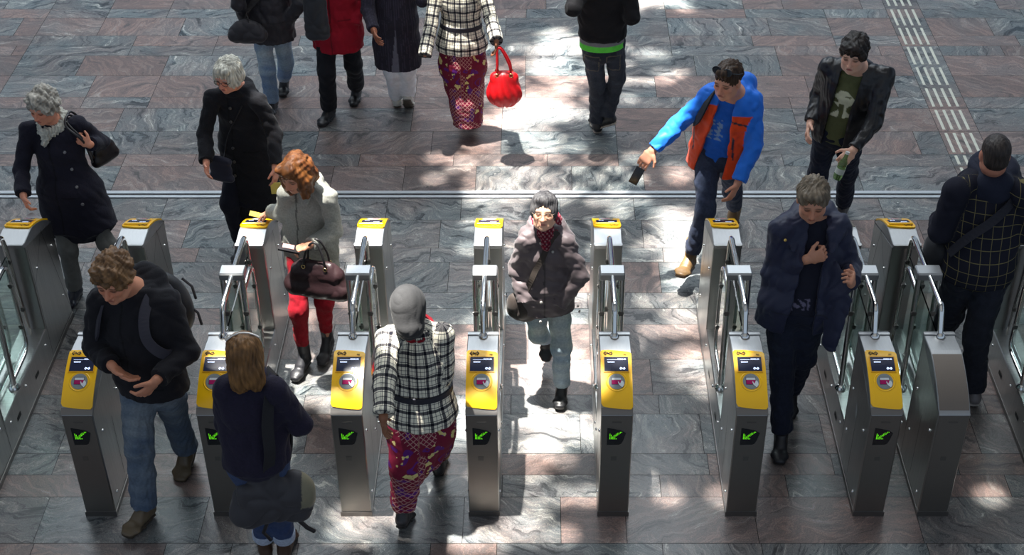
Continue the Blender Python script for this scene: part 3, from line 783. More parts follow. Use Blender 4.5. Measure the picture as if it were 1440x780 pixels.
def batik_mat(name):
    """dark red printed skirt: diamond net, purple patches and pale yellow leaves"""
    m, N, L, p = node_mat(name)
    a = N.new('ShaderNodeAttribute'); a.attribute_name = 'uvw'
    def vor(scale, feat='F1'):
        v = N.new('ShaderNodeTexVoronoi'); v.inputs['Scale'].default_value = scale; v.feature = feat; L.new(a.outputs['Vector'], v.inputs['Vector']); return v
    def ramp(out, stops, const=True):
        r = N.new('ShaderNodeValToRGB'); r.color_ramp.interpolation = 'CONSTANT' if const else 'LINEAR'; L.new(out, r.inputs[0]); e = r.color_ramp.elements
        e[0].position = stops[0][0]; e[0].color = (*stops[0][1], 1); e[1].position = stops[1][0]; e[1].color = (*stops[1][1], 1)
        for q, c in stops[2:]: x = e.new(q); x.color = (*c, 1)
        return r.outputs[0]
    def mixc(f, A, B):
        x = N.new('ShaderNodeMix'); x.data_type = 'RGBA'; L.new(f, x.inputs[0]); L.new(A, x.inputs[6]); L.new(B, x.inputs[7]); return x.outputs[2]
    nz = N.new('ShaderNodeTexNoise'); nz.inputs['Scale'].default_value = 10; nz.inputs['Detail'].default_value = 1; L.new(a.outputs['Vector'], nz.inputs['Vector'])
    red, purple, cream, wine = (.16, .008, .03), (.10, .012, .16), (.62, .52, .20), (.085, .006, .02)
    base = ramp(nz.outputs[0], [(0, purple), (.36, red), (.64, purple), (.69, red)])
    # diamond net
    mp = N.new('ShaderNodeMapping'); mp.inputs['Rotation'].default_value = (0, 0, .78); L.new(a.outputs['Vector'], mp.inputs['Vector']); sp = N.new('ShaderNodeSeparateXYZ'); L.new(mp.outputs[0], sp.inputs[0])
    outs = []
    for o in (0, 1):
        q = N.new('ShaderNodeMath'); q.operation = 'MULTIPLY'; L.new(sp.outputs[o], q.inputs[0]); q.inputs[1].default_value = 42
        f = N.new('ShaderNodeMath'); f.operation = 'FRACT'; L.new(q.outputs[0], f.inputs[0]); g = N.new('ShaderNodeMath'); g.operation = 'GREATER_THAN'; g.inputs[1].default_value = .80; L.new(f.outputs[0], g.inputs[0]); outs.append(g.outputs[0])
    mxm = N.new('ShaderNodeMath'); mxm.operation = 'MAXIMUM'; L.new(outs[0], mxm.inputs[0]); L.new(outs[1], mxm.inputs[1])
    reg = N.new('ShaderNodeMath'); reg.operation = 'GREATER_THAN'; reg.inputs[1].default_value = .49; nz2 = N.new('ShaderNodeTexNoise'); nz2.inputs['Scale'].default_value = 5; nz2.inputs['Detail'].default_value = 0
    L.new(mp.outputs[0], nz2.inputs['Vector']); L.new(nz2.outputs[0], reg.inputs[0])
    m2 = N.new('ShaderNodeMath'); m2.operation = 'MULTIPLY'; L.new(mxm.outputs[0], m2.inputs[0]); L.new(reg.outputs[0], m2.inputs[1])
    pale = N.new('ShaderNodeRGB'); pale.outputs[0].default_value = (.42, .22, .20, 1)
    c1 = mixc(m2.outputs[0], base, pale.outputs[0])
    # leaves
    nw = N.new('ShaderNodeTexNoise'); nw.inputs['Scale'].default_value = 22; L.new(a.outputs['Vector'], nw.inputs['Vector'])
    sc = N.new('ShaderNodeVectorMath'); sc.operation = 'SCALE'; sc.inputs['Scale'].default_value = .10; L.new(nw.outputs['Color'], sc.inputs[0]); ad = N.new('ShaderNodeVectorMath'); L.new(a.outputs['Vector'], ad.inputs[0]); L.new(sc.outputs[0], ad.inputs[1])
    v = N.new('ShaderNodeTexVoronoi'); v.inputs['Scale'].default_value = 15; L.new(ad.outputs[0], v.inputs['Vector'])
    lf = N.new('ShaderNodeMath'); lf.operation = 'LESS_THAN'; lf.inputs[1].default_value = .31; L.new(v.outputs['Distance'], lf.inputs[0])
    rg = N.new('ShaderNodeMath'); rg.operation = 'LESS_THAN'; rg.inputs[1].default_value = .50; L.new(nz2.outputs[0], rg.inputs[0])
    mm = N.new('ShaderNodeMath'); mm.operation = 'MULTIPLY'; L.new(lf.outputs[0], mm.inputs[0]); L.new(rg.outputs[0], mm.inputs[1])
    yl = N.new('ShaderNodeRGB'); yl.outputs[0].default_value = (*cream, 1)
    L.new(mixc(mm.outputs[0], c1, yl.outputs[0]), p.inputs['Base Color'])
    p.inputs['Roughness'].default_value = .75; p.inputs['Specular IOR Level'].default_value = .25
    return m
skin = mat('skin', (1, 1, 1), .5, 0, bump=.12, bscale=180, attr=True, sss=.06, spec=.35)
hairm = mat('hair', (1, 1, 1), .55, 0, bump=.5, bscale=90, stretch=(1, 1, .25), attr=True, vary=.35, vscale=60, spec=.35)
fabric = cloth('fabric')
wool = cloth('wool', vary=.16, vscale=90, bump=.5, bscale=90, sheen=.06)
denim = cloth('denim', vary=.16, vscale=70, bump=.3, bscale=200)
leather = mat('leather', (1, 1, 1), .38, 0, bump=.3, bscale=60, attr=True, vary=.12, spec=.5)
nylon = mat('nylon', (1, 1, 1), .58, 0, bump=.15, bscale=25, attr=True, vary=.06, spec=.4, sheen=.1)
shoe_leather = mat('shoe_leather', (1, 1, 1), .42, 0, bump=.2, bscale=60, attr=True, spec=.5)

# ------------------------------------------------------------------ people
class Person:
    """joints come from where they stand: pelvis and head at their real height above the floor, limbs by their real lengths"""
    def __init__(s, h, yaw, pelvis, neck=None, head=None, hyaw=None, hpitch=0, sw=1.0, lean=(0, 0), hroll=0, female=False, zp=.545, zh=.934, zn=.838):
        s.h = h; s.s = h/1.75; S = s.s; s.female = female
        y = math.radians(yaw); s.f = v3((math.sin(y), math.cos(y), 0)); s.r = v3((math.cos(y), -math.sin(y), 0)); s.up = v3((0, 0, 1))
        s.pv = v3(atZ(*pelvis, zp*h)) if len(pelvis) == 2 else v3(pelvis)
        s.nk = v3(atZ(*neck, zn*h)) if neck else s.pv+v3((lean[0], lean[1], (zn-zp)*h))
        s.hd = v3(atZ(*head, zh*h)) if head else s.nk+s.f*.03*S+s.up*.165*S
        hy = math.radians(hyaw if hyaw is not None else yaw); hp = math.radians(hpitch)
        hf = v3((math.sin(hy)*math.cos(hp), math.cos(hy)*math.cos(hp), math.sin(hp))); hr = v3((math.cos(hy), -math.sin(hy), 0)); hu = np.cross(hr, hf)
        if hroll:
            c, q = math.cos(math.radians(hroll)), math.sin(math.radians(hroll)); hr, hu = hr*c+hu*q, hu*c-hr*q
        s.HR = np.stack([hr, hf, hu], 1)  # columns: right, forward, up
        w = (.185 if not female else .162)*S*sw
        s.sh = {'R': s.nk+s.r*w-s.up*.045*S, 'L': s.nk-s.r*w-s.up*.045*S}
        s.hip = {'R': s.pv+s.r*.085*S-s.up*.03*S, 'L': s.pv-s.r*.085*S-s.up*.03*S}
        s.el = {}; s.wr = {}; s.kn = {}; s.an = {}; s.foot = {}; s.handdir = {}; s.palm = {}
        s.root = None
    def sp(s, x=0, y=0, t=0):
        """point beside the spine: t 0 at pelvis, 1 at neck base"""
        return s.pv+(s.nk-s.pv)*t+s.r*x*s.s+s.f*y*s.s
    def H(s, x, y, z): return s.hd+s.HR@v3((x, y, z))*s.s
    @staticmethod
    def on_ray(px, C, L, near):
        o = v3((0, 0, CAM_H)); d = v3(ray(*px)); b = d.dot(C-o); c = (C-o).dot(C-o)-L*L; disc = b*b-c
        t = b+(0 if disc < 0 else (-1 if near else 1)*math.sqrt(disc)); return o+d*t
    @staticmethod
    def ik(a, c, l1, l2, pole):
        d = c-a; L = np.linalg.norm(d); 
        if L > (l1+l2)*.995: c = a+d/L*(l1+l2)*.995; d = c-a; L = np.linalg.norm(d)
        w = d/L; x = (l1*l1-l2*l2+L*L)/(2*L); y = math.sqrt(max(1e-6, l1*l1-x*x)); p = pole-w*pole.dot(w); p = p/np.linalg.norm(p)
        return a+w*x+p*y, c
    def shoulder(s, side, px, z=None, near=None):
        z = z if z is not None else (.815*s.h); s.sh[side] = v3(atZ(*px, z)); return s
    def arm(s, side, elbow=None, wrist=None, near=(False, True), wz=None, pole=None, hand=None, palm=None, wp=None):
        S = s.s; l1, l2 = .285*S, .25*S; a = s.sh[side]
        if wp is not None: c = v3(wp)
        elif wz is not None: c = v3(atZ(*wrist, wz))
        else: c = None
        if c is not None:
            if elbow is not None:
                e = s.on_ray(elbow, a, l1, near[0]); e2 = e
                # slide the elbow along its ray to suit both bone lengths
                o = v3((0, 0, CAM_H)); d = v3(ray(*elbow)); t0 = d.dot((a+c)/2-o); best = None
                for t in np.linspace(t0-.35, t0+.35, 141):
                    q = o+d*t; err = (np.linalg.norm(q-a)-l1)**2+(np.linalg.norm(q-c)-l2)**2+(1e-4 if (t < t0) != bool(near[0]) else 0)
                    if best is None or err < best[0]: best = (err, q)
                e = best[1]
            else:
                e, c = s.ik(a, c, l1, l2, v3(pole) if pole is not None else (-s.f-.3*s.up+(s.r if side == 'R' else -s.r)*.5))
        else:
            e = s.on_ray(elbow, a, l1, near[0]); c = s.on_ray(wrist, e, l2, near[1])
        s.el[side], s.wr[side] = e, c; s.handdir[side] = unit(hand if hand is not None else c-e)
        s.palm[side] = unit(palm if palm is not None else (-s.r if side == 'R' else s.r)); return s
    def leg(s, side, knee=None, ankle=None, az=.09, yaw=None, pitch=0, ap=None, pole=None):
        """pitch > 0: heel raised"""
        S = s.s; l1, l2 = .425*S, .415*S; a = s.hip[side]
        c = v3(ap) if ap is not None else v3(atZ(*ankle, az))
        if knee is not None:
            o = v3((0, 0, CAM_H)); d = v3(ray(*knee)); t0 = d.dot((a+c)/2-o); best = None
            for t in np.linspace(t0-.4, t0+.4, 161):
                q = o+d*t; err = (np.linalg.norm(q-a)-l1)**2+(np.linalg.norm(q-c)-l2)**2-2e-3*(q-(a+c)/2).dot(s.f)
                if best is None or err < best[0]: best = (err, q)
            k = best[1]
        else: k, c = s.ik(a, c, l1, l2, v3(pole) if pole is not None else s.f)
        s.kn[side], s.an[side] = k, c
        y = math.radians(yaw if yaw is not None else math.degrees(math.atan2(s.f[0], s.f[1]))); p = math.radians(pitch)
        s.foot[side] = (v3((math.sin(y)*math.cos(p), math.cos(y)*math.cos(p), -math.sin(p))), v3((math.cos(y), -math.sin(y), 0))); return s
    def report(s, nm):
        S = s.s
        R = lambda a, b: np.linalg.norm(a-b)/S
        print('FIG %-10s pv %s nk-pv %.2f(.51) hd-nk %.2f(.17) feet %s' % (nm, s.pv.round(2), R(s.nk, s.pv), R(s.hd, s.nk), {k: tuple(v.round(2)) for k, v in s.an.items()}), 'arm', {k: (round(R(s.sh[k], s.el[k]), 2), round(R(s.el[k], s.wr[k]), 2)) for k in s.el}, 'leg', {k: (round(R(s.hip[k], s.kn[k]), 2), round(R(s.kn[k], s.an[k]), 2)) for k in s.kn})

SKIN = v3(rgb(205, 150, 122))
def face_colors(P, V, skinc, hairc, lips=(150, 78, 72), brow=None, stubble=0.0):
    L = (V-P.hd)@P.HR/P.s; C = np.tile(skinc, (len(V), 1))
    x, y, z = L.T; front = y > .03
    def blend(mask, c, k=1.0):
        m = np.clip(mask, 0, 1)[:, None]*k; C[:] = C*(1-m)+v3(c)*m
    head = np.linalg.norm(L, axis=1) < .16
    e = lambda cx, cz, rx, rz: 1.6-1.2*(((x-cx)/rx)**2+((z-cz)/rz)**2)
    blend(front*head*e(0, -.02, .07, .03), skinc*v3((1.06, .90, .86)), .6)        # nose and cheeks a little redder
    if stubble: blend(front*head*e(0, -.075, .06, .035), skinc*.62, stubble)
    blend(front*head*e(0, -.063, .021, .0085), rgb(*lips), .85)
    for q in (-1, 1):
        blend(front*head*e(q*.031, .002, .019, .0085), v3(rgb(60, 44, 38)), .75)
        blend(front*head*e(q*.033, .022, .022, .0055), v3(brow) if brow is not None else v3(hairc)*.8, .75)
    return C
def build_body(P, root, skinc, hairc, hands='RL', curl=None, neckr=.054, **fk):
    S = P.s; v = Vol(.0055); H = P.H; fe = P.female
    R = P.HR
    v.ball(H(0, -.014, .026), (.074*S, .094*S, .088*S), R, k=.01); v.ball(H(0, .018, -.035), (.060*S, .070*S, .082*S), R, k=.02)
    v.ball(H(0, .062, -.094), (.024*S, .022*S, .020*S), R, k=.022)
    for q in (-1, 1):
        v.ball(H(q*.036, .056, -.024), (.026*S, .024*S, .024*S), R, k=.02); v.ball(H(q*.044, .02, -.075), (.02*S, .04*S, .024*S), R, k=.025)
    v.cone(H(-.038, .076, .021), H(.038, .076, .021), .0125*S, .0125*S, k=.012)
    for q in (-1, 1): v.ball(H(q*.031, .098, .000), (.018*S, .015*S, .012*S), R, k=.012, neg=True)
    for q in (-1, 1): v.ball(H(q*.031, .074, .000), (.014*S, .0135*S, .012*S), R, k=.004)
    v.cone(H(0, .086, .010), H(0, .107, -.030), .0075*S, .0125*S, k=.010); v.cone(H(-.011, .094, -.034), H(.011, .094, -.034), .0095*S, .0095*S, k=.006)
    v.cone(H(-.017, .086, -.058), H(.017, .086, -.058), .0062*S, .0062*S, k=.006); v.cone(H(-.014, .084, -.069), H(.014, .084, -.069), .0072*S, .0072*S, k=.006)
    for q in (-1, 1):
        v.ball(H(q*.077, -.008, -.010), (.010*S, .019*S, .031*S), R, k=.008)
    v.cone(H(0, -.024, -.06), P.nk+P.f*.0-P.up*.02, neckr*S*(.92 if fe else 1.05), neckr*S*1.15, k=.03)
    # slim figure under the clothes, so that the body stays one surface
    v.cone(P.nk-P.up*.03, P.pv, (.10*S, .07*S), (.10*S, .08*S), P.r, k=.05)
    for q in 'RL':
        v.cone(P.nk-P.up*.05*S, P.sh[q], .04*S, .03*S, k=.03); v.cone(P.sh[q], P.el[q], .034*S, .03*S, k=.02); v.cone(P.el[q], P.wr[q], .029*S, .0245*S, k=.02)
        v.cone(P.pv, P.hip[q], .06*S, .06*S, k=.03); v.cone(P.hip[q], P.kn[q], .055*S, .04*S, k=.03); v.cone(P.kn[q], P.an[q], .038*S, .024*S, k=.02)
        f, lat = P.foot[q]; v.cone(P.an[q]-P.up*.02, P.an[q]+f*.06*S-np.cross(lat, f)*.055*S, .022*S, .014*S, k=.01)
        if q in hands:
            W, d, pn = P.wr[q], P.handdir[q], P.palm[q]; pn = unit(pn-d*pn.dot(d)); l = np.cross(d, pn)*(1 if q == 'R' else -1)
            # l points to the thumb side
            l = -l if (curl or {}).get('flip'+q) else l
            cu = math.radians((curl or {}).get(q, 22)); K = S*(.92 if fe else 1.0)
            v.cone(W-d*.01, W+d*.03*K, (.027*K, .019*K), (.036*K, .016*K), l, k=.012)
            v.cone(W+d*.03*K, W+d*.082*K, (.038*K, .015*K), (.041*K, .0135*K), l, k=.010)
            for i, (o, ln) in enumerate(((.032, .066), (.011, .075), (-.011, .070), (-.031, .054))):
                b = W+d*.082*K+l*o*K; sp = l*(o*.9)
                d1 = unit(d*math.cos(cu)+pn*math.sin(cu)+sp); d2 = unit(d*math.cos(2.3*cu)+pn*math.sin(2.3*cu)+sp*.5)
                m = b+d1*ln*.52*K; v.cone(b-d*.01, m, .0098*K, .0088*K, k=.003); v.cone(m, m+d2*ln*.50*K, .0088*K, .0074*K, k=.003)
            b = W+d*.022*K+l*.028*K; d1 = unit(d*.62+l*.72+pn*.25); d2 = unit(d*.85+l*.35+pn*.45)
            v.cone(b, b+d1*.042*K, .0135*K, .0105*K, k=.008); v.cone(b+d1*.042*K, b+d1*.042*K+d2*.034*K, .0105*K, .0085*K, k=.003)
    V, Q = v.mesh(); C = face_colors(P, V, skinc, hairc, **fk)
    for q in 'RL':
        # trouserless shins never show, knuckles slightly warmer
        pass
    return to_mesh('body', V, Q, skin, root, C)

def garment(P, vol, name, m, root, color=(.05, .05, .05), wr=(0.0, 14, 0), cr=0, colf=None, uvf=None, det=0):
    """polygonise, add cloth folds, colour; wr = (amplitude, frequency, seed)"""
    V, Q = vol.mesh(); N = vnormals(V, Q); amp, fq, seed = wr
    L = (V-P.pv)@np.stack([P.r, P.f, P.up], 1)
    if amp:
        A = L*v3((1, 1, .55)); V = V+N*(amp*(.75*creases(A, fq, seed)+.45*creases(A, fq*2.1, seed+4)+.3*noise3(L, fq*2.6, seed+1)))[:, None]
    T, UV = vol.tags(V)
    # body cloth measured round the trunk, sleeves and legs round the limb
    tr = np.array([t.startswith('tor') or t == '' for t in T]); ang = np.arctan2(L[:, 0], L[:, 1])
    UV[tr] = np.stack([np.where(np.abs(L[:, 1]) > -1, ang*.17, 0), L[:, 2], 0*ang], 1)[tr]
    if uvf: UV = uvf(L, T, UV)
    C = np.tile(v3(color), (len(V), 1))
    if colf: C = colf(L, T, UV, C)
    if det:   # zip or button placket, shoulder and cuff seams
        sp = L-np.outer(L[:, 2]/(.51*P.s), np.array([(P.nk-P.pv)@P.r, (P.nk-P.pv)@P.f, 0])); tor = np.array([t == 'torso' for t in T])
        e = (tor & (sp[:, 1] > 0) & (np.abs(sp[:, 0]-det*.01) < .0055)) | (tor & (sp[:, 1] > 0) & (np.abs(np.abs(sp[:, 0])-.105) < .055) & (np.abs(L[:, 2]-.02) < .005))
        C = np.where(e[:, None], C*.35, C)
    return to_mesh(name, V, Q, m, root, C, UV)

def upper(P, spec, sl=(.062, .052, .044), collar=None, h=.0085, k=.035, flat=False, cuffs=True, sleeve_to=.93, hem=None, fold=.0035, shr=.062, arms='RL', trap=.052):
    """coat or jacket: trunk rings (t, half width, half depth[, forward]) from neck down, plus sleeves"""
    S = P.s; v = Vol(h)
    pts = []; rad = []
    for r in spec:
        t, a, b = r[:3]; dx, dy = (r[3:5] if len(r) > 4 else (0, r[3] if len(r) > 3 else 0))
        if t >= 0: p = P.sp(dx, dy, t)
        else: p = P.pv+P.up*t*.51*S+P.r*dx*S+P.f*dy*S
        pts.append(p); rad.append((a*S, b*S))
    v.chain(pts, rad, P.r, k=k, t='torso', flat=(0, 1), fold=(fold*.6, .16, 1.0) if fold else None)
    for q in arms:
        v.cone(P.nk-P.up*.028*S, P.sh[q], trap*S, shr*.95*S, k=.04, t='torso'); 
        e, w = P.el[q], P.wr[q]; we = e+(w-e)*sleeve_to
        fo = (fold, .085, .7 if q == 'R' else 2.1) if fold else None
        v.cone(P.sh[q], e, shr*S, sl[1]*S, P.f, k=.025, t='arm'+q, fold=fo); v.cone(e, we, sl[1]*S, sl[2]*S, P.f, k=.02, t='fore'+q, flat=(0, 1), fold=fo)
    return v
def ring(v, C, nrm, R1, R2, r, lat, k=.01, t='collar', n=14, a0=0, a1=360, lift=0):
    """stuffed ring (collar, scarf, cuff): half width R1 along lat, R2 across"""
    nrm = unit(nrm); l = unit(v3(lat)-nrm*v3(lat).dot(nrm)); m = np.cross(nrm, l); P0 = None
    for i in range(n+1):
        a = math.radians(a0+(a1-a0)*i/n); p = v3(C)+l*math.cos(a)*R1+m*math.sin(a)*R2+nrm*lift*math.sin(a)
        if P0 is not None: v.cone(P0, p, r, r, nrm, k=k, t=t)
        P0 = p
def trousers(P, name, m, root, color, th=(.088, .064), shn=(.062, .058), wr=(.004, 16, 3), hem=.02, colf=None, waist=.0, legs='RL', h=.0085, k=.04, fold=.0035):
    S = P.s; v = Vol(h)
    v.cone(P.sp(0, 0, waist+.08), P.pv-P.up*.02*S, (.150*S, .108*S), (.160*S, .118*S), P.r, k=k, t='torso')
    for q in legs:
        v.cone(P.hip[q], P.kn[q], (th[0]*S, th[0]*1.08*S), th[1]*S, P.r, k=k, t='leg'+q, fold=(fold, .11, 1.3))
        e = P.an[q]-unit(P.an[q]-P.kn[q])*(-.0+hem-.0)*S
        v.cone(P.kn[q], e, th[1]*S*.98, (shn[1]*S, shn[1]*1.06*S), P.r, k=k, t='shin'+q, flat=(0, 1), fold=(fold*.9, .105, 2.2 if q == 'R' else .4))
    return garment(P, v, name, m, root, color, wr, colf=colf)
def fade(base, pale, k=.5):
    """denim worn pale along the front of thighs, from the cloth's own coordinates"""
    def f(L, T, UV, C):
        leg = np.array([t.startswith('leg') or t.startswith('shin') for t in T]); w = np.where(leg, np.clip(.55+.45*noise3(L, 14, 4), 0, 1), .1)*k
        w = w*np.where(np.array([t.startswith('leg') for t in T]), 1, .55); return v3(base)*(1-w[:, None])+v3(pale)*w[:, None]
    return f
def shoes(P, root, color=(.02, .02, .02), sole=(.02, .02, .02), boot=0.0, w=1.0, names='shoe', m=None, length=1.0, solet=.022, laces=None, only='RL'):
    S = P.s
    for q in only:
        f, lat = P.foot[q]; up = np.cross(lat, f); a = P.an[q]; v = Vol(.0055)
        c = lambda x, y, z: a+lat*x*S*w+f*y*S*length+up*z*S
        v.cone(c(0, -.035, -.045), c(0, .03, -.04), (.036*S*w, .034*S), (.037*S*w, .036*S), lat, k=.015, t='upper')
        v.cone(c(0, .03, -.04), c(0, .125, -.060), (.037*S*w, .034*S), (.045*S*w, .022*S), lat, k=.02, t='upper')
        v.cone(c(0, .125, -.060), c(0, .165, -.064), (.045*S*w, .022*S), (.036*S*w, .018*S), lat, k=.02, t='upper')
        v.cone(c(0, -.022, -.03), c(0, -.006, .03+boot), (.040*S, .044*S), (.044*S, .050*S), lat, k=.02, t='upper', flat=(0, 1)); v.cone(c(0, .02, .022), c(0, .07, -.022), (.026*S, .016*S), (.028*S, .014*S), lat, k=.02, t='upper')
        v.cone(c(0, -.040, -.080), c(0, .07, -.080), (.036*S*w, .011*S), (.042*S*w, .010*S), lat, k=.006, t='sole'); v.cone(c(0, .07, -.080), c(0, .168, -.080), (.046*S*w, .010*S), (.036*S*w, .010*S), lat, k=.006, t='sole')
        V, Q = v.mesh(); z = (V-a)@up/S; C = np.where((z < -.09+solet)[:, None], v3(sole), v3(color))
        o = to_mesh(names, V, Q, m or shoe_leather, root, C)
        if laces is not None:
            b = MB()
            for i in range(5):
                y = .045+.018*i; zz = -.006-.010*i-.002*i*i*.0
                b.tube([c(-.020, y, zz-.010), c(0, y+.004, zz+.004), c(.020, y, zz-.010)], .0028, 6)
            b.build('laces', mat('lace', laces, .8), o)
def hair(P, root, color, parts, cuts=(), streak=(.004, 60), curly=0, h=.0055, name='hair', tips=None, seed=1, m=None):
    """parts: (x, y, z, rx, ry, rz) ellipsoids in head space; cuts the same, removed"""
    v = Vol(h); S = P.s
    for q in parts: v.ball(P.H(*q[:3]), tuple(r*S for r in q[3:6]), P.HR, k=.018)
    for q in cuts: v.ball(P.H(*q[:3]), tuple(r*S for r in q[3:6]), P.HR, k=.008, neg=True)
    V, Q = v.mesh(); N = vnormals(V, Q); L = (V-P.hd)@P.HR/S
    a = np.arctan2(L[:, 0], L[:, 1]+.02)
    n = np.sin(a*streak[1]*.35+4*np.sin(L[:, 2]*22+a*2))*.5+noise3(L*v3((1, 1, .3)), streak[1], seed)
    if curly: c_ = noise3(L, curly, seed+2); n = n*.4+1.3*np.abs(c_)**.6*np.sign(c_)+.8*noise3(L, curly*1.9, seed+5)
    V = V+N*(streak[0]*n*S)[:, None]
    C = np.tile(v3(color), (len(V), 1)); w = np.clip(.5+.5*n, 0, 1)[:, None]
    C = C*(.55+.75*w)
    if tips is not None: w2 = np.clip(.5*noise3(L*v3((1, 1, .35)), 45, seed+9)+.35, 0, 1)[:, None]; C = C*(1-w2)+v3(tips)*w2
    return to_mesh(name, V, Q, m or hairm, root, C)
def person_root(P, label, group=None):
    g = empty('person', (P.pv[0], P.pv[1], 0)); tag(g, label, 'person', group); P.root = g; return g
def settle(root):
    """give every child its place relative to the root that stands on the floor"""
    off = Vector(root.location)
    for ch in root.children: ch.location = Vector(ch.location)-off
def band(pts, w, th, name, m, parent, nrm=None, lats=None):
    """flat strap along a path; lats gives the width direction at every point"""
    P_ = [v3(p) for p in pts]; n = len(P_); V = []; F = []
    for i in range(n):
        t = unit(P_[min(i+1, n-1)]-P_[max(i-1, 0)]); l = v3(lats[i] if lats is not None else nrm); l = unit(l-t*l.dot(t)); u = np.cross(t, l)
        for (a, b) in ((-1, -1), (1, -1), (1, 1), (-1, 1)): V.append(tuple(P_[i]+l*a*w/2+u*b*th/2))
    for i in range(n-1):
        for k in range(4): j = (k+1) % 4; F.append((i*4+k, i*4+j, i*4+4+j, i*4+4+k))
    F.append((3, 2, 1, 0)); e = (n-1)*4; F.append((e, e+1, e+2, e+3))
    b = MB(); b.poly(V, F, 0, False); return b.build(name, m, parent)
def strap(P, pts, w, th, name, m, parent, base=(0, 0, 0), lift=.0, nrms=None):
    """strap lying on the trunk: its flat side faces away from the spine"""
    q = [v3(p) for p in pts]; lats = []
    for i, p in enumerate(q):
        t = unit(q[min(i+1, len(q)-1)]-q[max(i-1, 0)]); ax = P.nk-P.pv; k = np.clip((p-P.pv).dot(ax)/ax.dot(ax), 0, .82); n = unit(p-(P.pv+ax*k)); lats.append(np.cross(t, n))
    return band([p-v3(base) for p in q], w, th, name, m, parent, lats=lats)
def smooth_path(pts, n=6):
    A = [v3(p) for p in pts]; A = [A[0]*2-A[1]]+A+[A[-1]*2-A[-2]]; out = []
    for i in range(1, len(A)-2):
        for k in range(n):
            t = k/n; a, b, c, d = A[i-1:i+3]; out.append(.5*((2*b)+(c-a)*t+(2*a-5*b+4*c-d)*t*t+(3*b-3*c+d-a)*t**3))
    out.append(A[-2]); return out
def buttons(P, root, pts, r=.011, color=(.25, .25, .25), name='button'):
    for p, n in pts:
        b = MB(); p = v3(p); n = unit(n); b.tube([p-n*.004, p+n*.003, p+n*.005], [r, r, r*.7], 12); b.build(name, mat('button_%.2f' % color[0], color, .3, .3), root)
def surf(P, ob, px, off=.004):
    """point where the view line through the pixel first meets ob, lifted off its surface, and the surface normal"""
    me = ob.data; n = len(me.vertices); V = np.empty(n*3, np.float32); me.vertices.foreach_get('co', V); V = V.reshape(-1, 3).astype(float)
    o = v3((0, 0, CAM_H)); d = v3(ray(*px)); W = V-o; t = W@d; dist = np.linalg.norm(W-t[:, None]*d, axis=1); m = dist < .012
    if not m.any(): m = dist <= dist.min()+.004
    i = np.where(m)[0][np.argmin(t[m])]; nrm = v3(me.vertices[int(i)].normal); p = o+d*t[i]
    return p+nrm*off, nrm
# ------------------------------------------------------------------ the people, far row first
GREY_HAIR = v3(rgb(178, 172, 160)); NAVY = v3(rgb(30, 30, 42)); BLACKC = v3(rgb(22, 22, 26))
def std_spec(hem, w=.185, d=.125, hw=None, hd_=None, waist=.172, top=.97, fy=0.0):
    hw = hw or w; hd_ = hd_ or d+.01
    s = [(top, .068, .062, -.005), (.90, .135, .085, -.005), (.80, w*.96, d*.86, 0), (.60, w, d, .006), (.28, waist, d*.98, .008), (0.0, hw*.99, hd_, .0)]
    if hem < -.5: s += [(hem*.5, hw*1.03, hd_*1.05, fy*.5)]
    s += [(hem, hw*1.06 if hem < -.5 else hw*1.01, hd_*1.10 if hem < -.5 else hd_, fy)]
    return s

# ---- walker cut by the top edge, dark jacket and pale jeans, towards us
def p_jacket_jeans():
    P = Person(1.72, 184, (377, 24)); P.shoulder('R', (338, -40)); P.shoulder('L', (420, -42)) if False else None
    P.arm('R', elbow=(335, 6), wp=P.sp(.17, .06, -.02), near=(False, True)).arm('L', elbow=(422, 6), wp=P.sp(-.17, .06, -.02))
    P.leg('R', knee=(376, 97), ankle=(383, 141), az=.10, yaw=186).leg('L', knee=(402, 88), ankle=(399, 108), az=.13, yaw=180, pitch=14)
    g = person_root(P, 'person in dark short jacket and pale blue jeans, head cut off by the frame')
    build_body(P, g, SKIN, BLACKC, hands=''); hair(P, g, v3(rgb(60, 45, 35)), [(0, -.02, .035, .085, .105, .095)], [(0, .11, -.05, .07, .07, .09)])
    v = upper(P, std_spec(-.36, .20, .145, .215, .165, .20), sl=(.066, .056, .050), sleeve_to=1.12); ring(v, P.sp(0, 0, 1.0), P.up, .075, .07, .022, P.r)
    garment(P, v, 'jacket', nylon, g, rgb(40, 37, 43), (.009, 15, 2), det=1)
    trousers(P, 'jeans', denim, g, rgb(86, 118, 158), colf=fade(rgb(84, 118, 160), rgb(186, 198, 198), .9), th=(.085, .066), shn=(.060, .062))
    shoes(P, g, (.012, .012, .014)); settle(g); return P, g
# ---- red coat
def p_red():
    P = Person(1.76, 186, (472, 20))
    P.arm('R', elbow=(436, -6), wp=P.sp(.19, .06, -.04)).arm('L', elbow=(510, -22), wp=P.sp(-.18, .07, -.02))
    P.leg('R', knee=(459, 100), ankle=(463, 152), az=.09, yaw=200).leg('L', knee=(497, 90), ankle=(501, 121), az=.12, yaw=186, pitch=10)
    g = person_root(P, 'person in long wine red coat and black trousers walking towards the gates')
    build_body(P, g, SKIN, BLACKC, hands=''); hair(P, g, v3(rgb(50, 40, 34)), [(0, -.02, .035, .085, .105, .095)], [(0, .11, -.05, .07, .07, .09)])
    v = upper(P, std_spec(-.55, .20, .14, .20, .155, .19), sl=(.066, .056, .050), sleeve_to=1.12); ring(v, P.sp(0, 0, 1.0), P.up, .075, .07, .024, P.r)
    garment(P, v, 'coat', fabric, g, rgb(150, 14, 36), (.008, 12, 5), det=1)
    trousers(P, 'trousers', fabric, g, rgb(24, 26, 32), th=(.092, .072), shn=(.070, .072), wr=(.006, 15, 8)); shoes(P, g, (.012, .012, .014))
    settle(g); return P, g
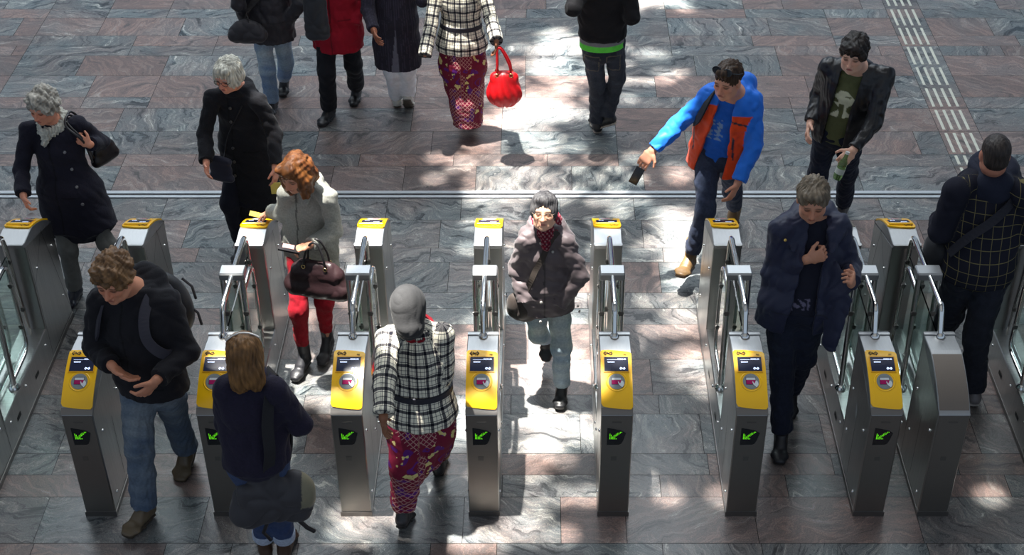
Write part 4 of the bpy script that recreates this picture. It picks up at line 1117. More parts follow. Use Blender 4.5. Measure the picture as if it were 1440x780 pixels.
# ---- pinstripe coat, white trousers, walking away
def p_pinstripe():
    P = Person(1.74, 2, (556, 28)); P.arm('L', elbow=(517, 14), wrist=(526, 44)).arm('R', elbow=(594, 0), wrist=(588, -22), near=(True, False))
    P.leg('L', knee=(552, 100), ankle=(558, 134), az=.10, yaw=355).leg('R', knee=(573, 96), ankle=(573, 130), az=.17, yaw=0, pitch=48)
    g = person_root(P, 'person in dark pinstripe coat and white trousers walking away with heel lifted')
    build_body(P, g, v3(rgb(150, 92, 66)), BLACKC, hands='L'); hair(P, g, v3(rgb(40, 32, 30)), [(0, -.02, .035, .085, .105, .095)], [(0, .11, -.05, .07, .07, .09)])
    v = upper(P, std_spec(-.78, .19, .135, .185, .14, .175), sl=(.062, .054, .048)); ring(v, P.sp(0, 0, 1.0), P.up, .075, .07, .022, P.r)
    def cf(L, T, UV, C):
        st = (np.abs((UV[:, 0]*100) % 2.2-1.1) < .22); C = np.where(st[:, None], C*2.0, C)
        z = L[:, 2]; sl_ = (L[:, 1] < 0) & (np.abs(L[:, 0]-.005-(z+.2)*.05) < np.clip((-.02-z)*.09, 0, .035)) & (z < -.0)
        return np.where(sl_[:, None], v3(rgb(96, 96, 108)), C)
    garment(P, v, 'coat', fabric, g, rgb(40, 37, 48), (.005, 11, 7), colf=cf)
    trousers(P, 'trousers', fabric, g, rgb(240, 242, 246), th=(.088, .070), shn=(.066, .068), wr=(.006, 15, 8)); shoes(P, g, rgb(210, 208, 200), sole=rgb(90, 82, 72), solet=.014)
    settle(g); return P, g
# ---- plaid jacket and batik skirt, shared by two walkers
PLAID = plaid_mat('checked_wool', rgb(232, 226, 206), rgb(20, 20, 28), rgb(92, 90, 90), .072, .078)
BATIK = batik_mat('printed_skirt')
def skirt(P, g, hemz, rings, color=(1, 1, 1), wr=(.012, 13, 3)):
    v = Vol(.0085); S = P.s; pts = [p for p, a, b in rings]; v.chain(pts, [(a*S, b*S) for p, a, b in rings], P.r, k=.05, t='torso', flat=(0, 1), fold=(.004, .3, 1.1))
    return v
def p_plaid_far():
    P = Person(1.66, 4, (649, 50)); P.arm('L', elbow=(606, 36), wrist=(598, 76), near=(True, True)).arm('R', elbow=(690, 26), wrist=(698, 56), near=(True, True), hand=(0, 0, -1))
    P.leg('L', knee=(640, 100), ankle=(651, 158), az=.10, yaw=0).leg('R', knee=(660, 112), ankle=(665, 148), az=.19, yaw=0, pitch=55)
    g = person_root(P, 'person in black and white checked jacket and printed skirt carrying a red bag')
    build_body(P, g, v3(rgb(150, 100, 74)), BLACKC, hands='R'); hair(P, g, v3(rgb(40, 32, 30)), [(0, -.02, .035, .085, .105, .095)], [(0, .11, -.05, .07, .07, .09)])
    v = upper(P, [(.97, .068, .062), (.90, .135, .085), (.80, .175, .11), (.60, .18, .12), (.30, .155, .115), (.20, .148, .112), (.12, .17, .13), (-.10, .205, .155), (-.22, .215, .16)], sl=(.060, .056, .058), sleeve_to=1.08)
    ring(v, P.sp(0, 0, 1.0), P.up, .07, .065, .02, P.r); garment(P, v, 'jacket', PLAID, g, (1, 1, 1), (.006, 14, 3))
    b = [P.sp(.172*math.cos(a), .133*math.sin(a), .215) for a in np.linspace(0, 6.2832, 33)]; band(b, .034, .010, 'belt', mat('dark_belt', (.02, .02, .03), .7), g, P.up)
    q = P.pv; R = [(q-P.up*.02, .185, .14), (q-P.up*.25, .20, .15), (q-P.up*.42+P.r*.01, .165, .145), (q-P.up*.60+P.r*.03-P.f*.03, .135, .15), (v3((q[0], q[1], .13))+P.r*.035-P.f*.06, .125, .15)]
    garment(P, skirt(P, g, .13, R), 'skirt', BATIK, g, (1, 1, 1), (.010, 12, 3)); shoes(P, g, rgb(120, 112, 104), sole=rgb(150, 140, 126), boot=.04, solet=.014); settle(g); return P, g
# ---- black hoodie man, walking away
def p_hoodie():
    P = Person(1.80, -4, (847, 46)); P.arm('L', elbow=(806, 12), wrist=(824, -14), near=(True, False)).arm('R', elbow=(889, 24), wrist=(868, 4), near=(True, False))
    P.leg('L', knee=(840, 118), ankle=(840, 170), az=.09, yaw=-8).leg('R', knee=(868, 110), ankle=(853, 162), az=.17, yaw=-58, pitch=30)
    g = person_root(P, 'person in black sweatshirt over bright green hem and low dark jeans, walking away')
    build_body(P, g, SKIN, BLACKC); hair(P, g, v3(rgb(40, 32, 30)), [(0, -.02, .035, .085, .105, .095)], [(0, .11, -.05, .07, .07, .09)])
    v = upper(P, std_spec(-.02, .20, .135, .178, .135, .185), sl=(.068, .062, .046)); v.ball(P.sp(0, -.09, .93), (.11, .06, .09), k=.04)
    garment(P, v, 'sweatshirt', fabric, g, rgb(20, 19, 22), (.007, 12, 4))
    def cf(L, T, UV, C): return np.where((L[:, 2] < -.058)[:, None], v3(rgb(96, 210, 70)), v3(rgb(120, 118, 122)))
    v = Vol(.008); v.chain([P.sp(0, 0, .10), P.sp(0, 0, -.215)], [(.172*P.s, .13*P.s), (.174*P.s, .132*P.s)], P.r, flat=(0, 1)); garment(P, v, 'undershirt', fabric, g, (1, 1, 1), (.002, 10, 2), colf=cf)
    def pk(L, T, UV, C):
        x, z = L[:, 0], L[:, 2]; w = fade(rgb(34, 38, 48), rgb(74, 80, 92), .5)(L, T, UV, C)
        for cx in (-.085, .085):
            e = (L[:, 1] < 0) & (np.maximum(np.abs(x-cx)/.062, np.abs(z+.235)/.075) < 1.0) & (np.maximum(np.abs(x-cx)/.055, np.abs(z+.235)/.068) > 1.0); w = np.where(e[:, None], v3(rgb(92, 84, 74)), w)
        return w
    trousers(P, 'jeans', denim, g, rgb(34, 38, 48), waist=-.36, colf=pk, th=(.092, .068), shn=(.060, .062), wr=(.008, 15, 6), k=.018)
    shoes(P, g, (.012, .012, .014), sole=rgb(170, 160, 146), solet=.018); settle(g); return P, g
# ---- blue and orange outdoor jacket, arm with phone stretched out
def p_orange():
    P = Person(1.80, 206, (1012, 210), neck=(1032, 126), head=(1023, 113), hyaw=214, hpitch=-8); P.shoulder('R', (999, 134), 1.44); P.shoulder('L', (1058, 142), 1.43)
    P.arm('R', elbow=(956, 172), wrist=(917, 212), near=(False, False), hand=(-.55, -.35, -.62), palm=(.2, .7, -.6)).arm('L', elbow=(1061, 203), wrist=(1037, 258), near=(False, True), palm=(-.8, .5, 0))
    P.leg('R', knee=(992, 296), ankle=(970, 362), az=.21, yaw=205, pitch=-12).leg('L', knee=(1030, 268), ankle=(1033, 292), az=.17, yaw=200, pitch=30)
    g = person_root(P, 'person in blue and orange outdoor jacket striding through with arm stretched out')
    hc = v3(rgb(62, 44, 30)); B = build_body(P, g, v3(rgb(214, 152, 124)), hc, curl={'R': 28, 'L': 22}, brow=hc*.8)
    hair(P, g, hc, [(0, -.022, .040, .083, .103, .088), (0, .045, .092, .060, .052, .034)], [(0, .105, -.045, .075, .065, .088), (0, .125, .02, .05, .05, .045)], streak=(.006, 75))
    S = P.s
    trousers(P, 'jeans', denim, g, rgb(44, 52, 72), th=(.092, .066), shn=(.060, .055), colf=fade(rgb(42, 50, 70), rgb(74, 84, 108), .5), wr=(.007, 16, 6), hem=.06)
    v = Vol(.008); v.chain([P.sp(0, 0, .97), P.sp(0, .0, .85), P.sp(0, .0, .6), P.sp(0, 0, .3), P.sp(0, 0, -.14)], [(.07*S, .06*S), (.13*S, .085*S), (.158*S, .108*S), (.148*S, .11*S), (.160*S, .122*S)], P.r, k=.03, t='torso', flat=(0, 1))
    def tee(L, T, UV, C):
        m = (L[:, 1] > 0) & (np.abs(L[:, 0]) < .06) & (np.abs(L[:, 2]-.24) < .09) & (noise3(L, 60, 5) > .05); return np.where(m[:, None], v3(rgb(120, 150, 190)), C)
    garment(P, v, 't_shirt', fabric, g, rgb(26, 92, 190), (.006, 16, 4), colf=tee)
    v = upper(P, [(.98, .07, .065), (.90, .14, .09), (.80, .19, .12), (.60, .205, .14), (.28, .20, .145), (0, .205, .15), (-.26, .225, .16)], sl=(.066, .058, .050), shr=.068)
    def opening(X, Y, Z):
        px, py, pz = X-P.pv[0], Y-P.pv[1], Z-P.pv[2]; lean = pz/(.51*S); dx = P.nk-P.pv
        x = (px-dx[0]*lean)*P.r[0]+(py-dx[1]*lean)*P.r[1]; y = (px-dx[0]*lean)*P.f[0]+(py-dx[1]*lean)*P.f[1]
        half = .050+.055*np.clip(.85-lean, 0, 1)
        return np.maximum(np.maximum(np.abs(x)-half, .0-y), pz-.50*S).astype(np.float32)
    v.cut(opening, P.pv-.45, P.pv+v3((.45, .45, .6)), .012)
    ring(v, P.sp(0, -.02, .99), P.up, .095, .085, .028, P.r, a0=170, a1=370, n=12, t='collar'); v.ball(P.sp(-.02, -.11, .98), (.10*S, .065*S, .085*S), k=.04, t='collar')
    def jc(L, T, UV, C):
        blue, org, dark = v3(rgb(20, 112, 222)), v3(rgb(232, 70, 14)), v3(rgb(44, 42, 58)); C = np.tile(blue, (len(L), 1))
        tor = (T == 'torso') | (T == 'collar'); lean = L[:, 2]/(.51*S); z = L[:, 2]
        C[tor & (z < .385) & ((L[:, 1] > -.02) | (z < .30))] = org; C[tor & (L[:, 1] > 0) & (np.abs(L[:, 0]-.02) < .085) & (z < .44)] = org
        fr = tor & (L[:, 1] > .02)
        C[fr & (np.abs(np.abs(L[:, 0]-.01)-.150) < .006) & (np.abs(z-.12) < .10)] = dark; C[fr & (np.abs(z-.375+.25*np.abs(L[:, 0])) < .007) & (np.abs(L[:, 0]) > .11)] = dark
        return C
    J = garment(P, v, 'jacket', nylon, g, (1, 1, 1), (.008, 13, 6), colf=jc)
    shoes(P, g, rgb(116, 90, 58), sole=rgb(84, 64, 44), boot=.11, w=1.08, solet=.03, laces=(.25, .18, .1))
    # sunglasses pushed up on the head
    b = MB()
    for q in (-1, 1):
        pts = [P.H(q*.036+.030*math.cos(a), .072-.022*abs(math.sin(a))*0+.016*math.sin(a)*-.6, .112+.020*math.sin(a)) for a in np.linspace(0, 6.283, 15)[:-1]]; b.poly(pts, [tuple(range(14)), tuple(range(14))[::-1]])
        b.tube(pts, .0028, 6, closed=True); b.tube([P.H(q*.066, .068, .112), P.H(q*.086, .02, .085), P.H(q*.090, -.03, .06)], .003, 6)
    b.tube([P.H(-.008, .076, .112), P.H(.008, .076, .112)], .003, 6); b.build('sunglasses', black_gloss, g)
    settle(g)
    # phone in the outstretched hand
    W, d = P.wr['R'], P.handdir['R']; c = W+d*.135+v3((-.02, -.02, -.06)); fw = unit(v3((-.45, -.25, -.85))); sx = unit(np.cross(fw, v3((0, -.8, .6)))); nz = np.cross(sx, fw)
    R = Matrix((tuple(sx), tuple(fw), tuple(nz))).transposed(); b = MB(); b.box((0, 0, 0), (.062, .122, .011), 0, R); ph = b.build('phone', mat('phone_black', (.012, .012, .014), .22), None, Vector(c)); tag(ph, 'black phone held out by the person in the blue and orange jacket', 'phone')
    b = MB(); b.box(R @ Vector((0, 0, .0058)), (.054, .106, .0012), 0, R); b.build('screen', black_gloss, ph)
    # backpack
    v = Vol(.009); c = P.sp(0, -.20, .48); v.ball(c, (.15, .085, .20), np.stack([P.r, P.f, P.up], 1), k=.03); v.ball(c-P.f*.05-P.up*.05, (.11, .06, .11), np.stack([P.r, P.f, P.up], 1), k=.03)
    V, Q = v.mesh(); bag = to_mesh('backpack', V, Q, nylon, None, np.tile(v3((.012, .012, .015)), (len(V), 1)), loc=c); bag.location = Vector(c); tag(bag, 'black backpack on the person in the blue and orange jacket', 'backpack')
    pts = smooth_path([P.sp(.10, -.15, .72), P.sp(.11, -.07, .97), P.sp(.115, .04, .985), P.sp(.125, .125, .85), P.sp(.150, .150, .62), P.sp(.195, .06, .42), P.sp(.17, -.12, .3)]); strap(P, pts, .050, .012, 'shoulder_strap', mat('strap_black', (.012, .012, .015), .7), bag, c)
    return P, g
# ---- leather jacket
def p_leather():
    P = Person(1.80, 200, (1180, 184), neck=(1206, 91), head=(1200, 76), hyaw=202, hpitch=-6)
    P.arm('R', elbow=(1152, 130), wrist=(1139, 174), near=(False, True), palm=(1, 0, 0)).arm('L', elbow=(1230, 172), wrist=(1199, 212), near=(False, True), hand=(-.65, -.35, -.6), palm=(0, .6, -.5))
    P.leg('R', knee=(1150, 246), ankle=(1140, 312), az=.10, yaw=205).leg('L', knee=(1192, 240), ankle=(1186, 287), az=.12, yaw=208, pitch=18)
    g = person_root(P, 'person in open black leather jacket over olive printed shirt, holding a bottle'); hc = v3(rgb(34, 26, 22))
    build_body(P, g, v3(rgb(222, 174, 150)), hc, lips=(160, 74, 74), curl={'L': 40})
    hair(P, g, hc, [(0, -.024, .040, .092, .110, .095), (0, .048, .088, .072, .055, .036), (-.05, .035, .03, .045, .05, .05), (.05, .02, .03, .045, .05, .05), (0, -.06, -.02, .075, .065, .075)], [(0, .110, -.050, .058, .062, .082)], streak=(.008, 60), curly=34)
    S = P.s
    def jeans(L, T, UV, C): return fade(rgb(22, 27, 42), rgb(42, 52, 76), .45)(L, T, UV, C)
    trousers(P, 'jeans', denim, g, (.02, .02, .03), th=(.090, .068), shn=(.064, .062), colf=jeans, wr=(.007, 16, 6))
    v = Vol(.008); v.chain([P.sp(0, 0, .97), P.sp(0, .0, .85), P.sp(0, .0, .6), P.sp(0, 0, .3), P.sp(0, 0, -.10)], [(.07*S, .06*S), (.13*S, .085*S), (.152*S, .108*S), (.142*S, .108*S), (.150*S, .118*S)], P.r, k=.03, t='torso', flat=(0, 1))
    def tee(L, T, UV, C):
        x, z = L[:, 0]+.012, L[:, 2]-.27; m = (L[:, 1] > 0) & (np.abs(z) < .10) & (np.abs(x) < .055+.03*np.sin(z*45)) & ((np.abs(x-.008) > .016) | (z > 0)) & (noise3(L, 34, 8) > -.35)
        return np.where(m[:, None], v3(rgb(205, 206, 176)), C)
    garment(P, v, 't_shirt', fabric, g, rgb(88, 92, 60), (.005, 16, 4), colf=tee)
    v = upper(P, [(.98, .07, .065), (.90, .14, .09), (.80, .185, .118), (.60, .192, .13), (.28, .182, .135), (0, .182, .14), (-.10, .178, .135)], sl=(.064, .056, .046), shr=.066, fold=.0045)
    def opening(X, Y, Z):
        px, py, pz = X-P.pv[0], Y-P.pv[1], Z-P.pv[2]; lean = pz/(.51*S); dx = P.nk-P.pv
        x = (px-dx[0]*lean)*P.r[0]+(py-dx[1]*lean)*P.r[1]; y = (px-dx[0]*lean)*P.f[0]+(py-dx[1]*lean)*P.f[1]
        return np.maximum(np.maximum(np.abs(x-.02)-.068, .0-y), pz-.49*S).astype(np.float32)
    v.cut(opening, P.pv-.45, P.pv+v3((.45, .45, .6)), .012); ring(v, P.sp(0, -.01, 1.0), P.up, .078, .075, .020, P.r, a0=150, a1=390, n=12)
    garment(P, v, 'leather_jacket', leather, g, rgb(24, 24, 28), (.009, 15, 9)); shoes(P, g, rgb(70, 66, 64), sole=rgb(140, 136, 130)); settle(g)
    c = P.wr['L']+P.handdir['L']*.09+v3((-.01, -.03, -.02)); b = MB(); ax = unit(v3((-.25, -.1, -.9))); pr = [(-.09, .010), (-.085, .013), (-.06, .0135), (-.03, .026), (.0, .031), (.09, .031), (.105, .026)]
    b.tube([ax*t for t, r in pr], [r for t, r in pr], 18); bt = b.build('bottle', mat('bottle_green', (.25, .42, .16), .15, trans=.75), None, Vector(c)); tag(bt, 'small greenish drink bottle held low by the person in black leather jacket', 'bottle')
    b = MB(); b.tube([ax*-.105, ax*-.088], .0145, 14); b.build('cap', mat('cap_white', (.7, .72, .7), .4), bt); b = MB(); b.tube([ax*.02, ax*.06], .0318, 18); b.build('bottle_label', mat('bottle_label', (.5, .55, .5), .5), bt); return P, g
# ---- grey haired woman, fleece scarf, navy coat
def p_grey_woman():
    P = Person(1.62, 196, (98, 262), neck=(75, 172), head=(60, 150), hyaw=198, hpitch=-12, female=True); P.shoulder('R', (40, 182), 1.32); P.shoulder('L', (110, 174), 1.345)
    P.arm('R', elbow=(30, 236), wrist=(33, 276), near=(False, True), hand=(.3, -.5, -.75), palm=(.75, .2, -.2)).arm('L', elbow=(143, 200), wrist=(126, 203), near=(False, True), hand=(-.75, -.1, .55), palm=(-.3, .9, 0))
    P.leg('R', knee=(95, 350), ankle=(105, 405), az=.09, yaw=192).leg('L', knee=(150, 342), ankle=(172, 366), az=.18, yaw=175, pitch=32)
    g = person_root(P, 'person with short grey hair, pale fleece scarf and long navy coat, leftmost'); build_body(P, g, v3(rgb(214, 146, 118)), v3(rgb(170, 160, 150)), lips=(170, 60, 56), curl={'L': 55, 'R': 35})
    hair(P, g, GREY_HAIR, [(0, -.03, .045, .098, .115, .095), (.055, .01, .03, .052, .07, .062), (-.055, .01, .03, .052, .07, .062), (0, .045, .098, .075, .052, .040), (0, -.07, -.01, .085, .065, .085)], [(0, .115, -.045, .066, .064, .080), (-.01, .13, .015, .05, .05, .045)], streak=(.011, 60), curly=38, tips=rgb(120, 114, 104))
    v = upper(P, std_spec(-.72, .175, .13, .238, .185, .185, fy=-.03), sl=(.064, .058, .056), shr=.062); ring(v, P.sp(0, 0, 1.0), P.up, .08, .075, .024, P.r); v.cone(P.hip['L'], P.hip['L']+(P.kn['L']-P.hip['L'])*.72, (.115, .12), (.125, .125), P.r, k=.08, t='torso', flat=(0, 1)); v.cone(P.hip['R'], P.hip['R']+(P.kn['R']-P.hip['R'])*.72, (.115, .12), (.12, .12), P.r, k=.08, t='torso', flat=(0, 1)); J = garment(P, v, 'coat', wool, g, rgb(26, 25, 38), (.007, 11, 4), det=-1)
    buttons(P, g, [surf(P, J, p, .004) for p in ((91, 214), (101, 238), (108, 263), (116, 287))], .011, (.16, .155, .16))
    trousers(P, 'trousers', fabric, g, rgb(108, 108, 104), th=(.085, .066), shn=(.062, .064), wr=(.006, 14, 3), waist=-.3); shoes(P, g, rgb(26, 30, 44), w=1.0)
    v = Vol(.006); ring(v, P.sp(0, .012, 1.02), P.up+P.f*.45, .078, .082, .030, P.r, n=18); v.cone(P.sp(-.01, .10, .96), P.sp(.01, .135, .82), .034, .022, k=.02)
    V, Q = v.mesh(); N = vnormals(V, Q); n = noise3(V, 120, 3); V = V+N*(np.clip(n, -.2, 1)*.014)[:, None]; to_mesh('fleece_scarf', V, Q, wool, g, v3(rgb(198, 196, 184))*(.8+.35*np.clip(n, -1, 1))[:, None]); settle(g)
    c = P.wr['R']+P.handdir['R']*.13; b = MB(); dv = unit(v3((.9, -.3, -.3))); sd_ = unit(np.cross(dv, v3((0, 0, 1)))); R = Matrix((tuple(dv), tuple(sd_), tuple(np.cross(dv, sd_)))).transposed(); b.box(R @ Vector((.03, 0, 0)), (.085, .054, .0015), 0, R); k = b.build('travel_card', mat('card_grey', (.5, .52, .56), .4), None, Vector(c)); tag(k, 'thin travel card in the hand of the person with pale fleece scarf', 'card')
    # shoulder bag under the arm
    c = v3(atZ(141, 222, 1.02))+v3((0, .10, 0)); v = Vol(.008); B = np.stack([unit(v3((.5, .85, 0))), unit(v3((-.85, .5, 0))), v3((0, 0, 1.))], 1); v.ball(c, (.10, .045, .08), B, k=.02); v.cone(c+B@v3((-.08, 0, -.055)), c+B@v3((.08, 0, -.055)), .038, .038, k=.03)
    V, Q = v.mesh(); bag = to_mesh('shoulder_bag', V, Q, leather, None, np.tile(v3(rgb(30, 25, 28)), (len(V), 1)), loc=c); bag.location = Vector(c); tag(bag, 'dark leather bag under the arm of the person with pale fleece scarf', 'bag')
    for o in (-.02, .02):
        A = P.sh['L']; pts = smooth_path([c+v3((-.03, o, .09)), A+v3((.005, .09+o, -.06)), A+v3((-.05, .03+o, .062)), A+v3((-.055, -.06+o, .03)), P.wr['L']+v3((-.03, -.01+o*.4, .03)), c+v3((-.05, -.10+o, -.02))]); b = MB(); b.tube([p-c for p in pts], .008, 8); b.build('strap', leather_black, bag)
    return P, g
leather_black = mat('leather_black', (.016, .014, .016), .42, bump=.1)
# ---- white haired woman, black coat
def p_white_woman():
    P = Person(1.64, 200, (348, 200), neck=(333, 122), head=(320, 106), hyaw=202, hpitch=-12, female=True); P.shoulder('R', (299, 136), 1.33); P.shoulder('L', (364, 142), 1.33)
    P.arm('R', elbow=(288, 188), wrist=(290, 230), near=(False, True)).arm('L', elbow=(386, 190), wrist=(387, 236), near=(False, True), hand=(0, -.4, -.9))
    P.leg('R', knee=(322, 285), ankle=(340, 342), az=.10, yaw=190).leg('L', knee=(352, 282), ankle=(362, 318), az=.13, yaw=190, pitch=15)
    g = person_root(P, 'person with white bobbed hair and glasses in a long black coat'); build_body(P, g, v3(rgb(216, 150, 124)), rgb(190, 180, 170), lips=(170, 80, 76))
    hair(P, g, v3(rgb(214, 210, 196)), [(0, -.026, .038, .094, .112, .094), (.052, .005, -.005, .048, .075, .082), (-.052, .005, -.005, .048, .075, .082), (-.01, .052, .088, .066, .050, .036), (0, -.07, -.03, .085, .06, .09)], [(0, .120, -.052, .058, .066, .088), (-.02, .13, .012, .045, .05, .04)], streak=(.007, 85), tips=rgb(168, 162, 146))
    v = upper(P, std_spec(-1.22, .18, .135, .225, .175, .185), sl=(.064, .058, .054), shr=.062); ring(v, P.sp(0, -.01, 1.0), P.up, .085, .080, .034, P.r, k=.02)
    J = garment(P, v, 'coat', wool, g, rgb(24, 24, 29), (.009, 10, 4), det=2); buttons(P, g, [surf(P, J, p, .004) for p in ((325, 171), (328, 208), (330, 227), (331, 247), (324, 152))], .011, (.09, .085, .08))
    trousers(P, 'trousers', fabric, g, rgb(22, 24, 36), th=(.085, .066), shn=(.062, .06), waist=-.3); shoes(P, g, (.012, .012, .014)); glasses(P, g, (.02, .02, .025)); settle(g)
    c = v3(atZ(311, 236, .86))+v3((0, -.01, 0)); v = Vol(.007); B = np.stack([P.r, P.f, P.up], 1); v.ball(c, (.088, .028, .10), B, k=.01); v.cone(c+P.r*-.07-P.up*.07, c+P.r*.07-P.up*.07, .024, .024, k=.02); v.cone(c+P.r*-.07+P.up*.07, c+P.r*.07+P.up*.07, .020, .020, k=.02); V, Q = v.mesh(); bag = to_mesh('crossbody_bag', V, Q, nylon, None, np.tile(v3(rgb(30, 32, 50)), (len(V), 1)), loc=c); bag.location = Vector(c)
    tag(bag, 'small flat navy bag hanging at the hip of the person with white bobbed hair', 'bag'); st = [c+P.up*.08+P.r*-.03]+[surf(P, J, p, .006)[0] for p in ((317, 215), (322, 190), (331, 168), (341, 148))]; b = MB(); b.tube([p-c for p in smooth_path(st)], .004, 6); b.build('strap', leather_black, bag)
    c = P.wr['L']+P.handdir['L']*.14; b = MB(); b.box((0, 0, 0), (.07, .004, .09)); o = b.build('yellow_card', mat('card_yellow', rgb(230, 210, 110), .5), None, Vector(c)); tag(o, 'pale yellow card in the hand of the person with white bobbed hair', 'card'); return P, g
def glasses(P, g, color, r=.0018):
    b = MB()
    for q in (-1, 1):
        pts = [P.H(q*.032+.024*math.cos(a), .098-.10*abs(.024*math.cos(a))*(1 if q*math.cos(a) > 0 else 0), .000+.017*math.sin(a)) for a in np.linspace(0, 6.283, 17)[:-1]]; b.tube(pts, r, 6, closed=True)
        b.tube([P.H(q*.056, .094, .004), P.H(q*.074, .05, .004), P.H(q*.080, -.01, .002)], r, 6)
    b.tube([P.H(-.008, .100, .004), P.H(.008, .100, .004)], r, 6); b.build('glasses', mat('glasses_frame_%.2f' % color[0], color, .3), g)
# ---- auburn haired woman, grey coat, red trousers
def p_auburn():
    P = Person(1.66, 200, (436, 336), neck=(430, 252), head=(415, 244), hyaw=208, hpitch=-18, female=True); P.shoulder('R', (404, 270), 1.34); P.shoulder('L', (462, 278), 1.35)
    P.arm('R', elbow=(398, 300), wrist=(381, 297), near=(False, False), hand=(-.8, -.2, -.3), palm=(0, -.3, -.9)).arm('L', elbow=(470, 325), wrist=(434, 345), near=(False, True), hand=(-.9, -.2, -.2), palm=(0, 0, -1))
    P.leg('R', knee=(420, 435), ankle=(427, 501), az=.10, yaw=197).leg('L', knee=(456, 424), ankle=(460, 478), az=.11, yaw=190, pitch=6)
    g = person_root(P, 'person with wavy auburn hair in grey wool coat and dark red trousers'); hc = v3(rgb(84, 44, 18)); build_body(P, g, v3(rgb(206, 146, 116)), hc*.5, lips=(150, 66, 66), curl={'R': 45, 'L': 45})
    hair(P, g, hc, [(0, -.026, .038, .095, .112, .094), (.060, .01, -.035, .050, .075, .10), (-.060, .01, -.035, .050, .075, .10), (.01, .048, .09, .066, .052, .036), (0, -.075, -.06, .095, .065, .12), (.06, .03, -.12, .035, .045, .055), (-.06, .02, -.12, .035, .045, .055)], [(0, .118, -.052, .055, .066, .088)], streak=(.009, 70), curly=18, tips=rgb(140, 88, 38))
    v = upper(P, std_spec(-.42, .175, .13, .195, .15, .168), sl=(.060, .056, .052), shr=.060); ring(v, P.sp(0, .0, 1.0), P.up, .082, .078, .026, P.r, k=.02); v.cone(P.sp(-.05, .10, .98), P.sp(-.05, .145, .78), (.05, .014), (.03, .012), P.r, k=.01, t='torso')
    garment(P, v, 'coat', wool, g, rgb(146, 146, 138), (.007, 11, 4), det=1); trousers(P, 'trousers', denim, g, rgb(150, 14, 32), th=(.088, .062), shn=(.054, .046), hem=.12, wr=(.006, 18, 2), waist=-.2); shoes(P, g, rgb(44, 44, 48), boot=.13, w=.92, sole=rgb(60, 58, 54)); settle(g)
    # card and phone in hands
    c = P.wr['R']+P.handdir['R']*.10+v3((0, 0, .024)); b = MB(); b.box((0, 0, 0), (.088, .056, .0016), 0, Matrix.Rotation(.3, 3, 'Y')); o = b.build('travel_card', mat('card_gold', rgb(200, 170, 60), .4), None, Vector(c)); tag(o, 'yellow travel card held over the gate by the person with auburn hair', 'card')
    c = P.wr['L']+P.handdir['L']*.12+v3((0, 0, .022)); b = MB(); b.box((0, 0, 0), (.13, .07, .012), 0, Matrix.Rotation(.25, 3, 'Y')); o = b.build('wallet', leather_black, None, Vector(c)); tag(o, 'small dark wallet with a pale card in the hand of the person with auburn hair', 'wallet'); b = MB(); b.box((-.005, .01, .008), (.07, .04, .002), 0, Matrix.Rotation(.25, 3, 'Y')); b.build('card', mat('card_pink', rgb(230, 170, 160), .4), o)
    # handbag on the forearm
    c = (P.el['L']+P.wr['L'])/2+v3((-.03, -.10, -.21)); B = np.stack([unit(v3((1, -.25, 0))), unit(v3((.25, 1, 0))), v3((0, 0, 1.))], 1); v = Vol(.007); X = lambda x, y, z: c+B@v3((x, y, z))
    v.cone(X(-.15, 0, -.085), X(.15, 0, -.085), .075, .075, lat=B[:, 2], k=.03); v.cone(X(-.12, 0, .02), X(.12, 0, .02), .055, .055, lat=B[:, 2], k=.05); v.cone(X(-.09, 0, .085), X(.09, 0, .085), .022, .022, k=.06)
    V, Q = v.mesh(); N = vnormals(V, Q); V = V+N*(.003*creases(V, 25, 3))[:, None]; bag = to_mesh('handbag', V, Q, leather, None, np.tile(v3(rgb(44, 28, 30)), (len(V), 1)), loc=c); bag.location = Vector(c); tag(bag, 'dark brown structured handbag hanging on the forearm of the grey wool coat', 'handbag')
    for o in (-.035, .035):
        b = MB(); b.tube([p-c for p in smooth_path([X(-.07, o, .06), X(-.06, o, .15), X(-.02, o*.6, .245), X(.03, o*.6, .25), X(.065, o, .15), X(.07, o, .06)])], .007, 8); b.build('handle', leather_black, bag)
        for q in (-.07, .07):
            b = MB(); b.tube([X(q, o*1.25, .085)-c+B@v3((.012*math.cos(a), 0, .012*math.sin(a))) for a in np.linspace(0, 6.28, 11)[:-1]], .003, 6, closed=True); b.build('ring', mat('gold_metal', rgb(220, 190, 130), .25, 1.0), bag)
    return P, g
